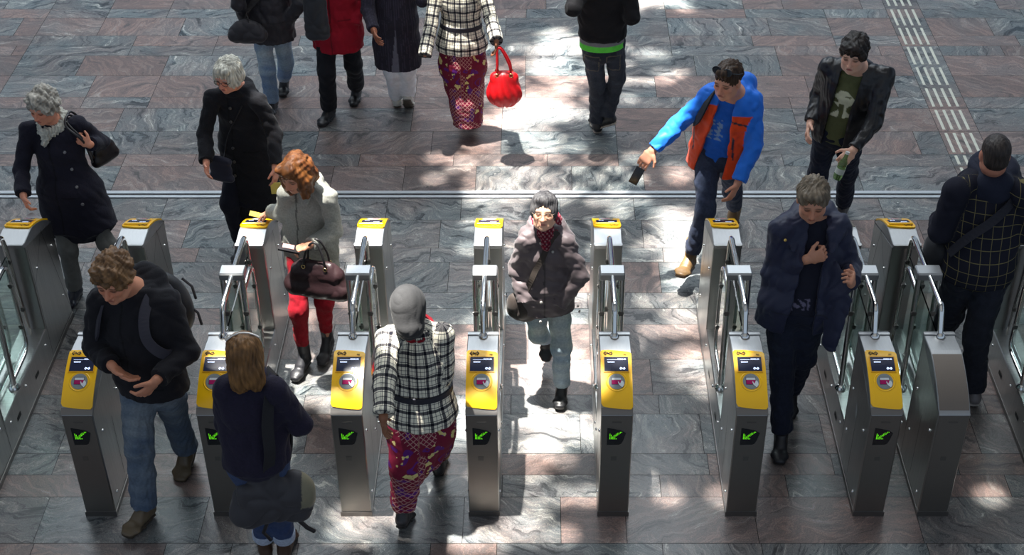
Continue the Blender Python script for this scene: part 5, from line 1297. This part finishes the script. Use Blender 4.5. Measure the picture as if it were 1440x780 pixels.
# ---- woman with glasses, quilted grey coat, red scarf
def p_scarf():
    P = Person(1.58, 181, (768, 405), neck=(768, 314), head=(765, 297), hyaw=184, hpitch=16, female=True); P.shoulder('R', (740, 338), 1.262); P.shoulder('L', (796, 340), 1.262)
    P.arm('R', elbow=(726, 376), wp=P.sp(.15, .10, -.02)).arm('L', elbow=(816, 388), wp=P.sp(-.11, .13, -.02))
    P.leg('L', knee=(789, 488), ankle=(790, 540), az=.10, yaw=186).leg('R', knee=(757, 470), ankle=(768, 472), az=.24, yaw=180, pitch=42)
    g = person_root(P, 'person with glasses and dark red scarf in grey quilted coat, in the middle gate lane'); hc = v3(rgb(34, 32, 36)); build_body(P, g, v3(rgb(226, 176, 146)), hc, hands='', lips=(176, 100, 90), brow=rgb(90, 66, 56))
    hair(P, g, hc, [(0, -.026, .038, .086, .106, .090), (0, -.05, -.03, .075, .07, .09), (.058, .0, .01, .030, .06, .06), (-.058, .0, .01, .030, .06, .06), (0, .030, .090, .060, .050, .030)], [(0, .115, -.035, .062, .064, .098), (0, .125, .035, .046, .05, .05)], streak=(.005, 85), tips=rgb(110, 108, 108))
    glasses(P, g, (.35, .28, .22), .0014)
    v = upper(P, std_spec(-.30, .182, .14, .200, .155, .19), sl=(.062, .060, .054), shr=.060, fold=.005, sleeve_to=1.12); ring(v, P.sp(0, .0, 1.0), P.up, .085, .080, .028, P.r, k=.02)
    v.cone(P.sp(.02, .150, .14)-P.r*.12, P.sp(.02, .150, .14)+P.r*0, .012, .012, k=.01, t='torso')
    J = garment(P, v, 'quilted_coat', nylon, g, rgb(88, 78, 80), (.010, 14, 4), det=1); buttons(P, g, [surf(P, J, p, .004) for p in ((760, 342), (761, 425), (760, 452), (777, 354), (812, 430), (814, 437))], .009, (.35, .33, .30))
    trousers(P, 'jeans', denim, g, (1, 1, 1), th=(.088, .068), shn=(.064, .064), colf=fade(rgb(92, 122, 150), rgb(186, 192, 182), .95), wr=(.007, 14, 6), waist=-.15); shoes(P, g, rgb(24, 25, 28))
    v = Vol(.006); ring(v, P.sp(0, .02, 1.04), P.up+P.f*.5, .070, .076, .026, P.r, n=18); v.cone(P.sp(0, .085, 1.02), P.sp(.0, .14, .84), .040, .030, k=.03)
    def sc(V): x = ((V-P.pv)@P.r); z = V[:, 2]; a = np.sin(x*260)*np.sin(z*240); return np.where((a > .55)[:, None], v3(rgb(150, 120, 120)), np.where((a < -.4)[:, None], v3(rgb(70, 14, 30)), v3(rgb(112, 18, 40))))
    V, Q = v.mesh(); N = vnormals(V, Q); V = V+N*(.006*creases(V, 40, 3))[:, None]; to_mesh('scarf', V, Q, fabric, g, sc(V)); settle(g)
    c = v3(atZ(733, 424, .78))+v3((0, -.02, 0)); v = Vol(.008); v.ball(c, (.085, .05, .10), k=.03); v.ball(c+v3((.02, 0, -.04)), (.10, .055, .085), k=.03); V, Q = v.mesh(); V = V+vnormals(V, Q)*(.006*creases(V, 22, 3))[:, None]; bag = to_mesh('crossbody_bag', V, Q, nylon, None, np.tile(v3(rgb(46, 38, 34)), (len(V), 1)), loc=c); bag.location = Vector(c)
    tag(bag, 'soft dark brown bag hanging beside the grey quilted coat', 'bag'); st = [c+v3((.02, -.02, .08))]+[surf(P, J, p, .008)[0] for p in ((747, 395), (754, 378), (764, 360), (772, 342), (784, 325))]; pp = smooth_path(st); strap(P, pp, .036, .007, 'strap', mat('strap_brown', rgb(52, 44, 38), .8), bag, c); return P, g
# ---- man in navy jacket, right of the middle
def p_navy():
    P = Person(1.82, 184, (1120, 424), neck=(1146, 297), head=(1143, 281), hyaw=187, hpitch=-14); P.shoulder('R', (1099, 322), 1.48); P.shoulder('L', (1178, 316), 1.48)
    P.arm('R', elbow=(1088, 380), wrist=(1136, 364), near=(False, True), hand=(.85, -.1, .35), palm=(-.1, .9, -.1)).arm('L', elbow=(1196, 372), wrist=(1197, 398), near=(False, True), hand=(-.1, -.5, .75), palm=(-.8, .3, 0))
    P.leg('R', knee=(1100, 516), ankle=(1099, 610), az=.10, yaw=190).leg('L', knee=(1130, 500), ankle=(1113, 545), az=.15, yaw=186, pitch=28)
    g = person_root(P, 'person in navy jacket with one fist at the chest, right of the middle gates'); hc = v3(rgb(98, 84, 68)); build_body(P, g, v3(rgb(200, 142, 114)), hc*.7, lips=(150, 84, 76), curl={'R': 62, 'L': 62}, stubble=.15)
    hair(P, g, hc, [(0, -.024, .040, .084, .104, .088), (0, .046, .088, .062, .050, .032), (.05, .0, .035, .036, .07, .05), (-.05, .0, .035, .036, .07, .05)], [(0, .112, -.050, .068, .062, .086), (.015, .125, .02, .045, .05, .045)], streak=(.007, 75), tips=rgb(138, 126, 108))
    S = P.s
    v = Vol(.008); v.chain([P.sp(0, 0, 1.0), P.sp(0, .0, .86), P.sp(0, .0, .6), P.sp(0, 0, .3), P.sp(0, 0, -.08)], [(.062*S, .055*S), (.13*S, .09*S), (.155*S, .115*S), (.15*S, .115*S), (.155*S, .122*S)], P.r, k=.03, t='torso', flat=(0, 1)); 
    def sw(L, T, UV, C):
        m = (L[:, 1] > 0) & (np.abs(L[:, 0]) < .06) & (np.abs(L[:, 2]-.06) < .035) & (noise3(L, 60, 3) > -.1); return np.where(m[:, None], v3(rgb(104, 100, 122)), C)
    garment(P, v, 'sweater', fabric, g, rgb(26, 28, 42), (.004, 14, 3), colf=sw)
    v = Vol(.005); ring(v, P.sp(0, .012, 1.025), P.up+P.f*.4, .060, .064, .014, P.r, n=16); V, Q = v.mesh(); to_mesh('shirt_collar', V, Q, fabric, g, np.tile(v3(rgb(150, 164, 190)), (len(V), 1)))
    v = upper(P, [(.98, .072, .068), (.90, .15, .10), (.80, .20, .128), (.60, .212, .142), (.28, .205, .148), (0, .212, .155), (-.26, .222, .165)], sl=(.070, .064, .056), shr=.070)
    def opening(X, Y, Z):
        px, py, pz = X-P.pv[0], Y-P.pv[1], Z-P.pv[2]; lean = pz/(.51*S); dx = P.nk-P.pv
        x = (px-dx[0]*lean)*P.r[0]+(py-dx[1]*lean)*P.r[1]; y = (px-dx[0]*lean)*P.f[0]+(py-dx[1]*lean)*P.f[1]
        return np.maximum(np.maximum(np.abs(x+.02)-.055-.04*np.clip(.5-lean, 0, 1), .0-y), pz-.53*S).astype(np.float32)
    v.cut(opening, P.pv-.45, P.pv+v3((.45, .45, .65)), .012)
    ring(v, P.sp(0, -.005, .985), P.up+P.f*.2, .100, .095, .030, P.r, a0=140, a1=400, n=14, k=.02)
    for q in (-1, 1): v.chain([P.sp(q*.085, .035, 1.0), P.sp(q*.115, .115, .93), P.sp(q*.105, .158, .74)], [(.030, .016), (.052, .016), (.020, .014)], P.r, k=.008, t='torso')
    hnd = P.wr['L']+P.handdir['L']*.06; v.chain([P.sp(-.13, .12, .55), (P.sp(-.15, .14, .1)+hnd)/2, P.sp(-.20, .17, -.30)], [(.05, .020), (.09, .020), (.055, .018)], lat=unit(hnd-P.sp(-.05, .10, .2)), k=.02, t='torso')
    J = garment(P, v, 'jacket', nylon, g, rgb(27, 32, 58), (.010, 13, 8), det=40); buttons(P, g, [surf(P, J, (1104, 337), .004)], .009, (.75, .50, .12))
    trousers(P, 'trousers', denim, g, rgb(30, 34, 50), th=(.096, .074), shn=(.070, .066), wr=(.008, 15, 6), colf=fade(rgb(26, 30, 46), rgb(48, 56, 76), .4)); shoes(P, g, (.014, .014, .018)); settle(g); return P, g
# ---- man with checked back at the right
def p_check():
    P = Person(1.84, 6, (1376, 372), neck=(1396, 238), head=(1399, 216), hyaw=4, hpitch=-8); P.shoulder('L', (1345, 268), 1.50); P.shoulder('R', (1440, 272), 1.50)
    P.arm('L', elbow=(1322, 326), wp=P.sh['L']+P.f*.24-P.up*.36-P.r*.02, hand=(.2, .9, -.3)).arm('R', wp=P.sh['R']+P.f*.26-P.up*.30-P.r*.02, pole=P.r*.6-P.f*.7-P.up, hand=(-.2, .9, -.3))
    P.leg('R', knee=(1374, 470), ankle=(1370, 548), az=.10, yaw=2, pitch=12).leg('L', knee=(1336, 440), ankle=(1316, 482), az=.10, yaw=-6)
    g = person_root(P, 'person seen from behind in dark yellow-checked jacket with hood, cropped hair'); hc = v3(rgb(52, 44, 40)); build_body(P, g, v3(rgb(190, 128, 104)), hc, neckr=.060)
    hair(P, g, hc, [(0, -.020, .036, .078, .100, .086), (0, -.05, -.02, .068, .06, .06)], [(0, .112, -.050, .070, .062, .090), (.083, .0, -.02, .02, .03, .035), (-.083, .0, -.02, .02, .03, .035)], streak=(.002, 120))
    CH = plaid_mat('checked_jacket', rgb(30, 31, 42), rgb(30, 31, 42), rgb(116, 108, 74), .058, .068, wide=False)
    def uvf(L, T, UV):
        z = L[:, 2]; arm = np.array([t in ('armL', 'foreL') for t in T]); UV = UV.copy(); UV[:, 0] = L[:, 0]; UV[:, 1] = z; s_ = arm | (L[:, 1] > .11); UV[s_] = v3((.0, .0, 0)); return UV
    v = upper(P, std_spec(-.14, .225, .155, .205, .16, .205), sl=(.074, .068, .056), shr=.076, trap=.06); garment(P, v, 'jacket', CH, g, (1, 1, 1), (.005, 12, 8), uvf=uvf)
    v = Vol(.008); v.ball(P.sp(0, -.115, .92), (.140, .085, .115), np.stack([P.r, P.f, P.up], 1), k=.04); ring(v, P.sp(0, -.01, 1.02), P.up-P.f*.25, .100, .092, .044, P.r, k=.04); V, Q = v.mesh(); V = V+vnormals(V, Q)*(.009*creases(V, 14, 5))[:, None]; to_mesh('hood', V, Q, fabric, g, np.tile(v3(rgb(32, 36, 52)), (len(V), 1)))
    trousers(P, 'jeans', denim, g, (1, 1, 1), th=(.108, .080), shn=(.074, .072), wr=(.009, 14, 6), colf=fade(rgb(30, 32, 42), rgb(58, 62, 76), .5)); shoes(P, g, rgb(120, 116, 118), sole=rgb(190, 186, 180)); settle(g)
    pts = smooth_path([P.sp(-.20, -.12, .22), P.sp(-.12, -.175, .45), P.sp(.0, -.195, .66), P.sp(.10, -.165, .85), P.sp(.14, -.06, .99), P.sp(.13, .06, .97), P.sp(.0, .17, .6), P.sp(-.20, .15, .2), P.sp(-.235, .0, .1)]); c = P.sp(-.22, .10, .02)
    v = Vol(.009); v.ball(c, (.09, .12, .12), k=.03); V, Q = v.mesh(); bag = to_mesh('crossbody_bag', V, Q, nylon, None, np.tile(v3(rgb(24, 24, 30)), (len(V), 1)), loc=c); bag.location = Vector(c); tag(bag, 'dark bag slung over the back of the yellow-checked jacket', 'bag'); strap(P, pts, .055, .008, 'strap', mat('strap_navy', rgb(30, 30, 40), .8), bag, c); return P, g
# ---- curly haired man in front at the left
def p_curly():
    P = Person(1.84, 200, (212, 526), neck=(188, 404), head=(160, 392), hyaw=191, hpitch=-12); P.shoulder('R', (143, 424), 1.47); P.shoulder('L', (233, 424), 1.47)
    P.arm('R', elbow=(134, 488), wrist=(158, 515), near=(False, True), hand=(.75, -.3, -.5), palm=(.4, .3, .7)).arm('L', elbow=(262, 494), wrist=(219, 535), near=(False, True), hand=(-.6, -.35, -.6), palm=(-.3, .4, .2))
    P.leg('R', knee=(196, 628), ankle=(203, 712), az=.11, yaw=204, pitch=-4).leg('L', knee=(244, 576), ankle=(261, 630), az=.13, yaw=188, pitch=14)
    g = person_root(P, 'person with curly brown hair in black hooded jacket and faded jeans, in front at left'); hc = v3(rgb(96, 68, 42)); build_body(P, g, v3(rgb(206, 142, 112)), hc*.6, lips=(160, 86, 76), curl={'R': 18, 'L': 30})
    hair(P, g, hc, [(0, -.024, .046, .094, .112, .094), (0, .046, .095, .076, .052, .038), (.052, .005, .035, .045, .07, .055), (-.052, .005, .035, .045, .07, .055), (0, -.06, -.01, .08, .06, .07)], [(0, .114, -.050, .062, .062, .086), (0, .13, .012, .05, .05, .045)], streak=(.0085, 60), curly=50, tips=rgb(140, 104, 66))
    v = upper(P, std_spec(-.14, .215, .145, .20, .15, .20), sl=(.074, .068, .054), shr=.076, fold=.005); ring(v, P.sp(0, -.01, 1.0), P.up+P.f*.1, .095, .090, .034, P.r, k=.03); v.ball(P.sp(-.02, -.11, .98), (.12, .07, .10), np.stack([P.r, P.f, P.up], 1), k=.04)
    J = garment(P, v, 'hooded_jacket', fabric, g, rgb(27, 26, 31), (.009, 12, 8), det=1)
    trousers(P, 'jeans', denim, g, (1, 1, 1), th=(.100, .076), shn=(.070, .072), wr=(.009, 14, 6), colf=fade(rgb(62, 80, 104), rgb(132, 140, 144), .85)); shoes(P, g, rgb(98, 84, 64), sole=rgb(60, 52, 42), boot=.05, w=1.08, laces=(.05, .03, .02), solet=.026); settle(g)
    c = P.sp(0, -.24, .50); v = Vol(.009); B = np.stack([P.r, P.f, P.up], 1); v.ball(c, (.16, .095, .22), B, k=.03); v.ball(c-P.f*.05-P.up*.06, (.12, .07, .12), B, k=.03); V, Q = v.mesh(); bag = to_mesh('backpack', V, Q, nylon, None, np.tile(v3((.014, .014, .018)), (len(V), 1)), loc=c); bag.location = Vector(c); tag(bag, 'black backpack on the person with curly brown hair', 'backpack')
    for q in (-1, 1):
        st = [P.sp(q*.10, -.18, .80), P.sp(q*.115, -.09, .99), P.sp(q*.12, .03, 1.01), P.sp(q*.125, .125, .87), P.sp(q*.150, .158, .66), P.sp(q*.205, .09, .45), P.sp(q*.17, -.14, .28)]; strap(P, smooth_path(st), .056, .012, 'shoulder_strap', mat('strap_grey', rgb(52, 50, 60), .75), bag, c)
    for x, z in ((-.19, .2), (-.2, .02)):
        b = MB(); b.tube([B@v3((x*.6, -.02, z)), B@v3((x*.86, -.03, z-.05)), B@v3((x*.92, -.03, z-.13))], .008, 6); b.build('webbing_end', leather_black, bag)
    return P, g
# ---- woman from behind with grey bag, in front
def p_behind():
    P = Person(1.68, -8, (360, 640), neck=(350, 528), head=(344, 497), hyaw=-10, hpitch=-16, female=True); P.shoulder('L', (318, 546), 1.37); P.shoulder('R', (388, 548), 1.37)
    P.arm('L', wp=P.sh['L']+P.f*.28-P.up*.32+P.r*.04, pole=-P.r*.5-P.up-P.f*.6, hand=(.2, .9, .2)).arm('R', wp=P.sh['R']+P.f*.20-P.up*.33-P.r*.05, pole=P.r*.8-P.f*.8, hand=(-.3, .9, .2))
    P.leg('L', knee=(368, 712), ankle=(372, 762), az=.10, yaw=-12).leg('R', knee=(396, 712), ankle=(400, 764), az=.10, yaw=4)
    g = person_root(P, 'person seen from behind in navy sweater and cuffed jeans, brown hair with hair clasp'); hc = v3(rgb(98, 68, 38)); build_body(P, g, SKIN, hc)
    hair(P, g, hc, [(0, -.026, .036, .092, .110, .092), (0, -.06, -.05, .092, .07, .12), (.04, -.045, -.12, .05, .055, .08), (-.04, -.045, -.12, .05, .055, .08), (.06, .01, -.03, .035, .06, .09), (-.06, .01, -.03, .035, .06, .09)], [(0, .118, -.052, .056, .066, .095)], streak=(.006, 80), tips=rgb(150, 108, 62))
    b = MB(); b.tube([P.H(x, -.03-.9*x*x, .128-4.2*x*x) for x in np.linspace(-.085, .085, 15)], .006, 8); b.build('hair_band', mat('hair_band', (.65, .62, .58), .25, .6), g)
    v = upper(P, std_spec(-.05, .188, .14, .178, .145, .18), sl=(.066, .064, .052), shr=.066); ring(v, P.sp(0, 0, 1.0), P.up, .078, .072, .026, P.r, k=.02); garment(P, v, 'sweater', wool, g, rgb(34, 30, 48), (.008, 11, 8))
    trousers(P, 'jeans', denim, g, (1, 1, 1), th=(.092, .068), shn=(.060, .058), wr=(.007, 14, 6), colf=fade(rgb(46, 60, 96), rgb(80, 98, 130), .5), hem=.09)
    for q in 'RL':
        a, k = P.an[q], P.kn[q]; d = unit(a-k); v = Vol(.006); v.cone(a-d*.135, a-d*.075, .068*P.s, .068*P.s, k=.01, flat=(1, 1)); V, Q = v.mesh(); to_mesh('trouser_cuff', V, Q, denim, g, np.tile(v3(rgb(172, 180, 196)), (len(V), 1)))
    shoes(P, g, rgb(74, 52, 38), boot=.10); settle(g)
    c = v3(atZ(388, 694, .66))+v3((0, -.02, 0)); B = np.stack([unit(v3((1, .15, -.12))), unit(v3((-.15, 1, 0))), unit(v3((.12, 0, 1)))], 1); v = Vol(.009); X = lambda x, y, z: c+B@v3((x, y, z))
    v.cone(X(-.12, 0, -.06), X(.13, 0, -.05), (.10, .11), (.085, .10), lat=B[:, 1], k=.05); v.ball(X(-.03, 0, .02), (.17, .10, .12), B, k=.05); v.ball(X(.10, 0, .06), (.10, .08, .11), B, k=.05); v.cone(X(-.12, 0, .04), X(-.02, -.02, .24), .07, .035, k=.07); v.ball(X(-.15, 0, -.11), (.09, .09, .08), B, k=.05)
    V, Q = v.mesh(); Lb = (V-c)@B; V = V+vnormals(V, Q)*(.012*creases(Lb, 15, 3))[:, None]; cc = np.where(((Lb[:, 0] > .135) & (Lb[:, 2] > -.02))[:, None], v3(rgb(126, 120, 98)), v3(rgb(54, 52, 56))); bag = to_mesh('shoulder_bag', V, Q, nylon, None, cc, loc=c); bag.location = Vector(c); tag(bag, 'big slouchy dark grey shoulder bag hanging low on the person with hair clasp', 'bag')
    st = smooth_path([X(-.05, -.03, .12), P.sp(.085, -.165, .25), P.sp(.085, -.165, .60), P.sp(.10, -.13, .85), P.sp(.115, -.03, 1.0), P.sp(.12, .09, .9), P.sp(.15, .16, .55), P.sp(.18, .12, .0), X(.05, .06, .12)]); strap(P, st, .062, .010, 'shoulder_strap', mat('strap_dark', rgb(30, 29, 33), .8), bag, c)
    b = MB(); b.tube([X(.10, -.05, -.10)-c, X(.17, -.06, -.18)-c, X(.21, -.05, -.22)-c], .012, 8); b.tube([X(-.03, -.06, -.1)-c, X(-.06, -.07, -.2)-c, X(-.02, -.07, -.26)-c], .010, 8); b.build('loose_strap', leather_black, bag); return P, g
# ---- beanie, checked jacket, printed skirt, in front of the middle
def p_beanie():
    P = Person(1.66, 2, (590, 560), neck=(586, 461), head=(574, 434), hyaw=-8, hpitch=-26, female=True); P.shoulder('L', (546, 476), 1.37); P.shoulder('R', (622, 470), 1.37)
    P.arm('L', elbow=(541, 530), wrist=(539, 588), near=(True, True), hand=(0, 0, -1)).arm('R', wp=P.sh['R']+P.f*.22-P.up*.30-P.r*.08, pole=P.r*.3-P.f-P.up*.4, hand=(-.2, .9, .3))
    P.leg('L', knee=(574, 655), ankle=(567, 720), az=.13, yaw=8, pitch=24).leg('R', knee=(610, 620), ankle=(617, 648), az=.10, yaw=4)
    g = person_root(P, 'person in grey beanie and black and white checked jacket walking away in the gate lane'); build_body(P, g, v3(rgb(140, 94, 70)), BLACKC)
    v = Vol(.006); R = P.HR; v.ball(P.H(0, -.018, .038), (.089, .108, .098), R, k=.01); v.cone(P.H(0, -.02, .02), P.H(0, -.035, -.085), .086, .080, k=.04); v.ball(P.H(0, .118, -.03), (.07, .06, .07), R, k=.01, neg=True)
    V, Q = v.mesh(); V = V+vnormals(V, Q)*(.003*creases(V, 26, 5))[:, None]; to_mesh('beanie', V, Q, fabric, g, np.tile(v3(rgb(50, 50, 51)), (len(V), 1)))
    v = upper(P, [(.97, .075, .07), (.90, .14, .095), (.80, .182, .122), (.60, .192, .135), (.30, .172, .13), (.20, .160, .122), (.10, .182, .14), (-.14, .208, .165), (-.24, .215, .168)], sl=(.068, .062, .062), shr=.070); ring(v, P.sp(0, 0, 1.0), P.up, .085, .08, .022, P.r)
    garment(P, v, 'jacket', PLAID, g, (1, 1, 1), (.008, 12, 3)); b = [P.sp(.192*math.cos(a), .150*math.sin(a), .20) for a in np.linspace(0, 6.2832, 33)]; band(b, .036, .010, 'belt', mat('dark_belt', (.02, .02, .03), .7), g, P.up)
    v = Vol(.006); ring(v, P.sp(0, -.01, 1.02), P.up-P.f*.25, .086, .082, .018, P.r, n=18); V, Q = v.mesh(); V = V+vnormals(V, Q)*(.005*creases(V, 40, 3))[:, None]; cc = np.where(((V-P.pv)@P.r > -.1)[:, None], v3(rgb(126, 16, 30)), v3(rgb(30, 30, 34))); to_mesh('scarf', V, Q, fabric, g, cc)
    v = Vol(.0085); S = P.s; kl, al, kr, ar = P.kn['L'], P.an['L'], P.kn['R'], P.an['R']
    v.chain([P.pv-P.up*.02, P.pv-P.up*.22, (kl+kr)/2+P.up*.05], [(.165, .13), (.185, .15), (.15, .17)], P.r, k=.05, t='torso'); v.cone(P.hip['L'], kl, .10, .098, k=.06, t='torso', fold=(.005, .16, 1)); v.cone(kl, al+P.up*.06, (.098, .098), (.075, .075), k=.06, t='torso', flat=(0, 1), fold=(.007, .12, 2)); v.cone(P.hip['R'], kr, .10, .10, k=.06, t='torso'); v.cone(kr, ar+P.up*.10, .10, .085, k=.06, t='torso', flat=(0, 1), fold=(.005, .12, 1))
    garment(P, v, 'skirt', BATIK, g, (1, 1, 1), (.011, 12, 3)); shoes(P, g, rgb(40, 38, 40), boot=.06, sole=rgb(30, 28, 28)); settle(g)
    c = P.sp(-.24, .10, .18)+P.f*.06; v = Vol(.009); v.ball(c, (.055, .12, .14), k=.03); V, Q = v.mesh(); cc = np.where((np.abs(V[:, 2]-c[2]-.02) < .10)[:, None] & ((V[:, 1]-c[1]) < -.07)[:, None], v3(rgb(120, 14, 24)), v3((.015, .013, .016))); bag = to_mesh('shoulder_bag', V, Q, leather, None, cc, loc=c); bag.location = Vector(c); tag(bag, 'black and red bag carried in front at the left arm of the beanie wearer', 'bag'); return P, g

def red_bag(P):
    c = v3(atZ(706, 112, .55)); c[1] = P.wr['R'][1]+.0; c = P.wr['R']+v3((.055, -.02, -.40)); v = Vol(.007); v.ball(c, (.115, .085, .135), k=.02); v.ball(c+v3((0, 0, -.055)), (.135, .10, .105), k=.04); v.cone(c+v3((-.07, 0, .09)), c+v3((.07, 0, .09)), .035, .035, k=.04)
    V, Q = v.mesh(); L = V-c; ang = np.arctan2(L[:, 0], -L[:, 1]); V = V+vnormals(V, Q)*(.006*np.sin(ang*11+3*np.sin(L[:, 2]*12))*np.clip(.6-L[:, 2]*3, 0, 1))[:, None]; bag = to_mesh('handbag', V, Q, leather, None, np.tile(v3(rgb(214, 16, 24)), (len(V), 1)), loc=c); bag.location = Vector(c); tag(bag, 'bright red leather handbag carried low in the right hand', 'handbag')
    for o in (-.03, .03):
        b = MB(); b.tube(smooth_path([v3((-.055, o, .10)), v3((-.05, o, .20)), v3((-.048, o*.3, .33)), v3((-.015, o*.4, .33)), v3((.045, o, .20)), v3((.055, o, .10))]), .010, 8); b.build('handle', mat('red_handle', rgb(206, 14, 26), .4), bag)
        for q in (-.055, .055):
            b = MB(); b.tube([v3((q+.014*math.cos(a), o-.012 if o < 0 else o+.012, .125+.014*math.sin(a))) for a in np.linspace(0, 6.28, 11)[:-1]], .004, 6, closed=True); b.build('ring', mat('gold_metal', rgb(220, 190, 130), .25, 1.0), bag)
def hanging_bag_red(P):
    c = v3(atZ(446, 20, 1.10)); c = c+v3((0, -.06, 0)); v = Vol(.008); v.cone(c+v3((0, 0, .16)), c+v3((0, 0, -.14)), (.095, .05), (.10, .055), k=.02); V, Q = v.mesh(); V = V+vnormals(V, Q)*(.007*creases(V, 18, 3))[:, None]; o = to_mesh('shoulder_bag', V, Q, nylon, None, np.tile(v3(rgb(38, 40, 46)), (len(V), 1)), loc=c); o.location = Vector(c); tag(o, 'black soft shoulder bag hanging in front of the wine red coat', 'bag')
    b = MB(); b.tube(smooth_path([v3((-.05, .02, .16)), P.sh['R']-c+v3((.05, -.08, .0)), P.sh['R']-c+v3((.05, .0, .08)), P.sh['R']-c+v3((.05, .10, .02))]), .012, 8); b.build('strap', leather_black, o)
def hip_bag(P):
    c = v3(atZ(347, 42, .96)); v = Vol(.008); v.ball(c, (.125, .06, .09), k=.02); v.cone(c+v3((-.10, .0, -.05)), c+v3((.10, 0, -.05)), .055, .055, k=.05); V, Q = v.mesh(); V = V+vnormals(V, Q)*(.006*creases(V, 18, 3))[:, None]; o = to_mesh('crossbody_bag', V, Q, nylon, None, np.tile(v3(rgb(40, 37, 42)), (len(V), 1)), loc=c); o.location = Vector(c); tag(o, 'dark rounded bag at the hip of the person in pale blue jeans', 'bag')
    st = smooth_path([c+v3((.03, -.03, .09)), P.sp(.12, .17, .25), P.sp(.0, .185, .55), P.sp(-.09, .14, .88), P.sp(-.12, .02, 1.01), P.sp(-.08, -.13, .85), P.sp(.12, -.15, .4), c+v3((-.02, .06, .06))]); strap(P, st, .045, .007, 'strap', mat('strap_charcoal', rgb(48, 44, 44), .8), o, c)
FIGS = {}
for nm, fn in dict(jj=p_jacket_jeans, red=p_red, pin=p_pinstripe, plf=p_plaid_far, hood=p_hoodie, orange=p_orange, leather=p_leather, grey=p_grey_woman, white=p_white_woman,
                   auburn=p_auburn, scarf=p_scarf, navy=p_navy, check=p_check, curly=p_curly, behind=p_behind, beanie=p_beanie).items():
    FIGS[nm] = fn()[0]; FIGS[nm].report(nm)
red_bag(FIGS['plf']); hanging_bag_red(FIGS['red']); hip_bag(FIGS['jj'])
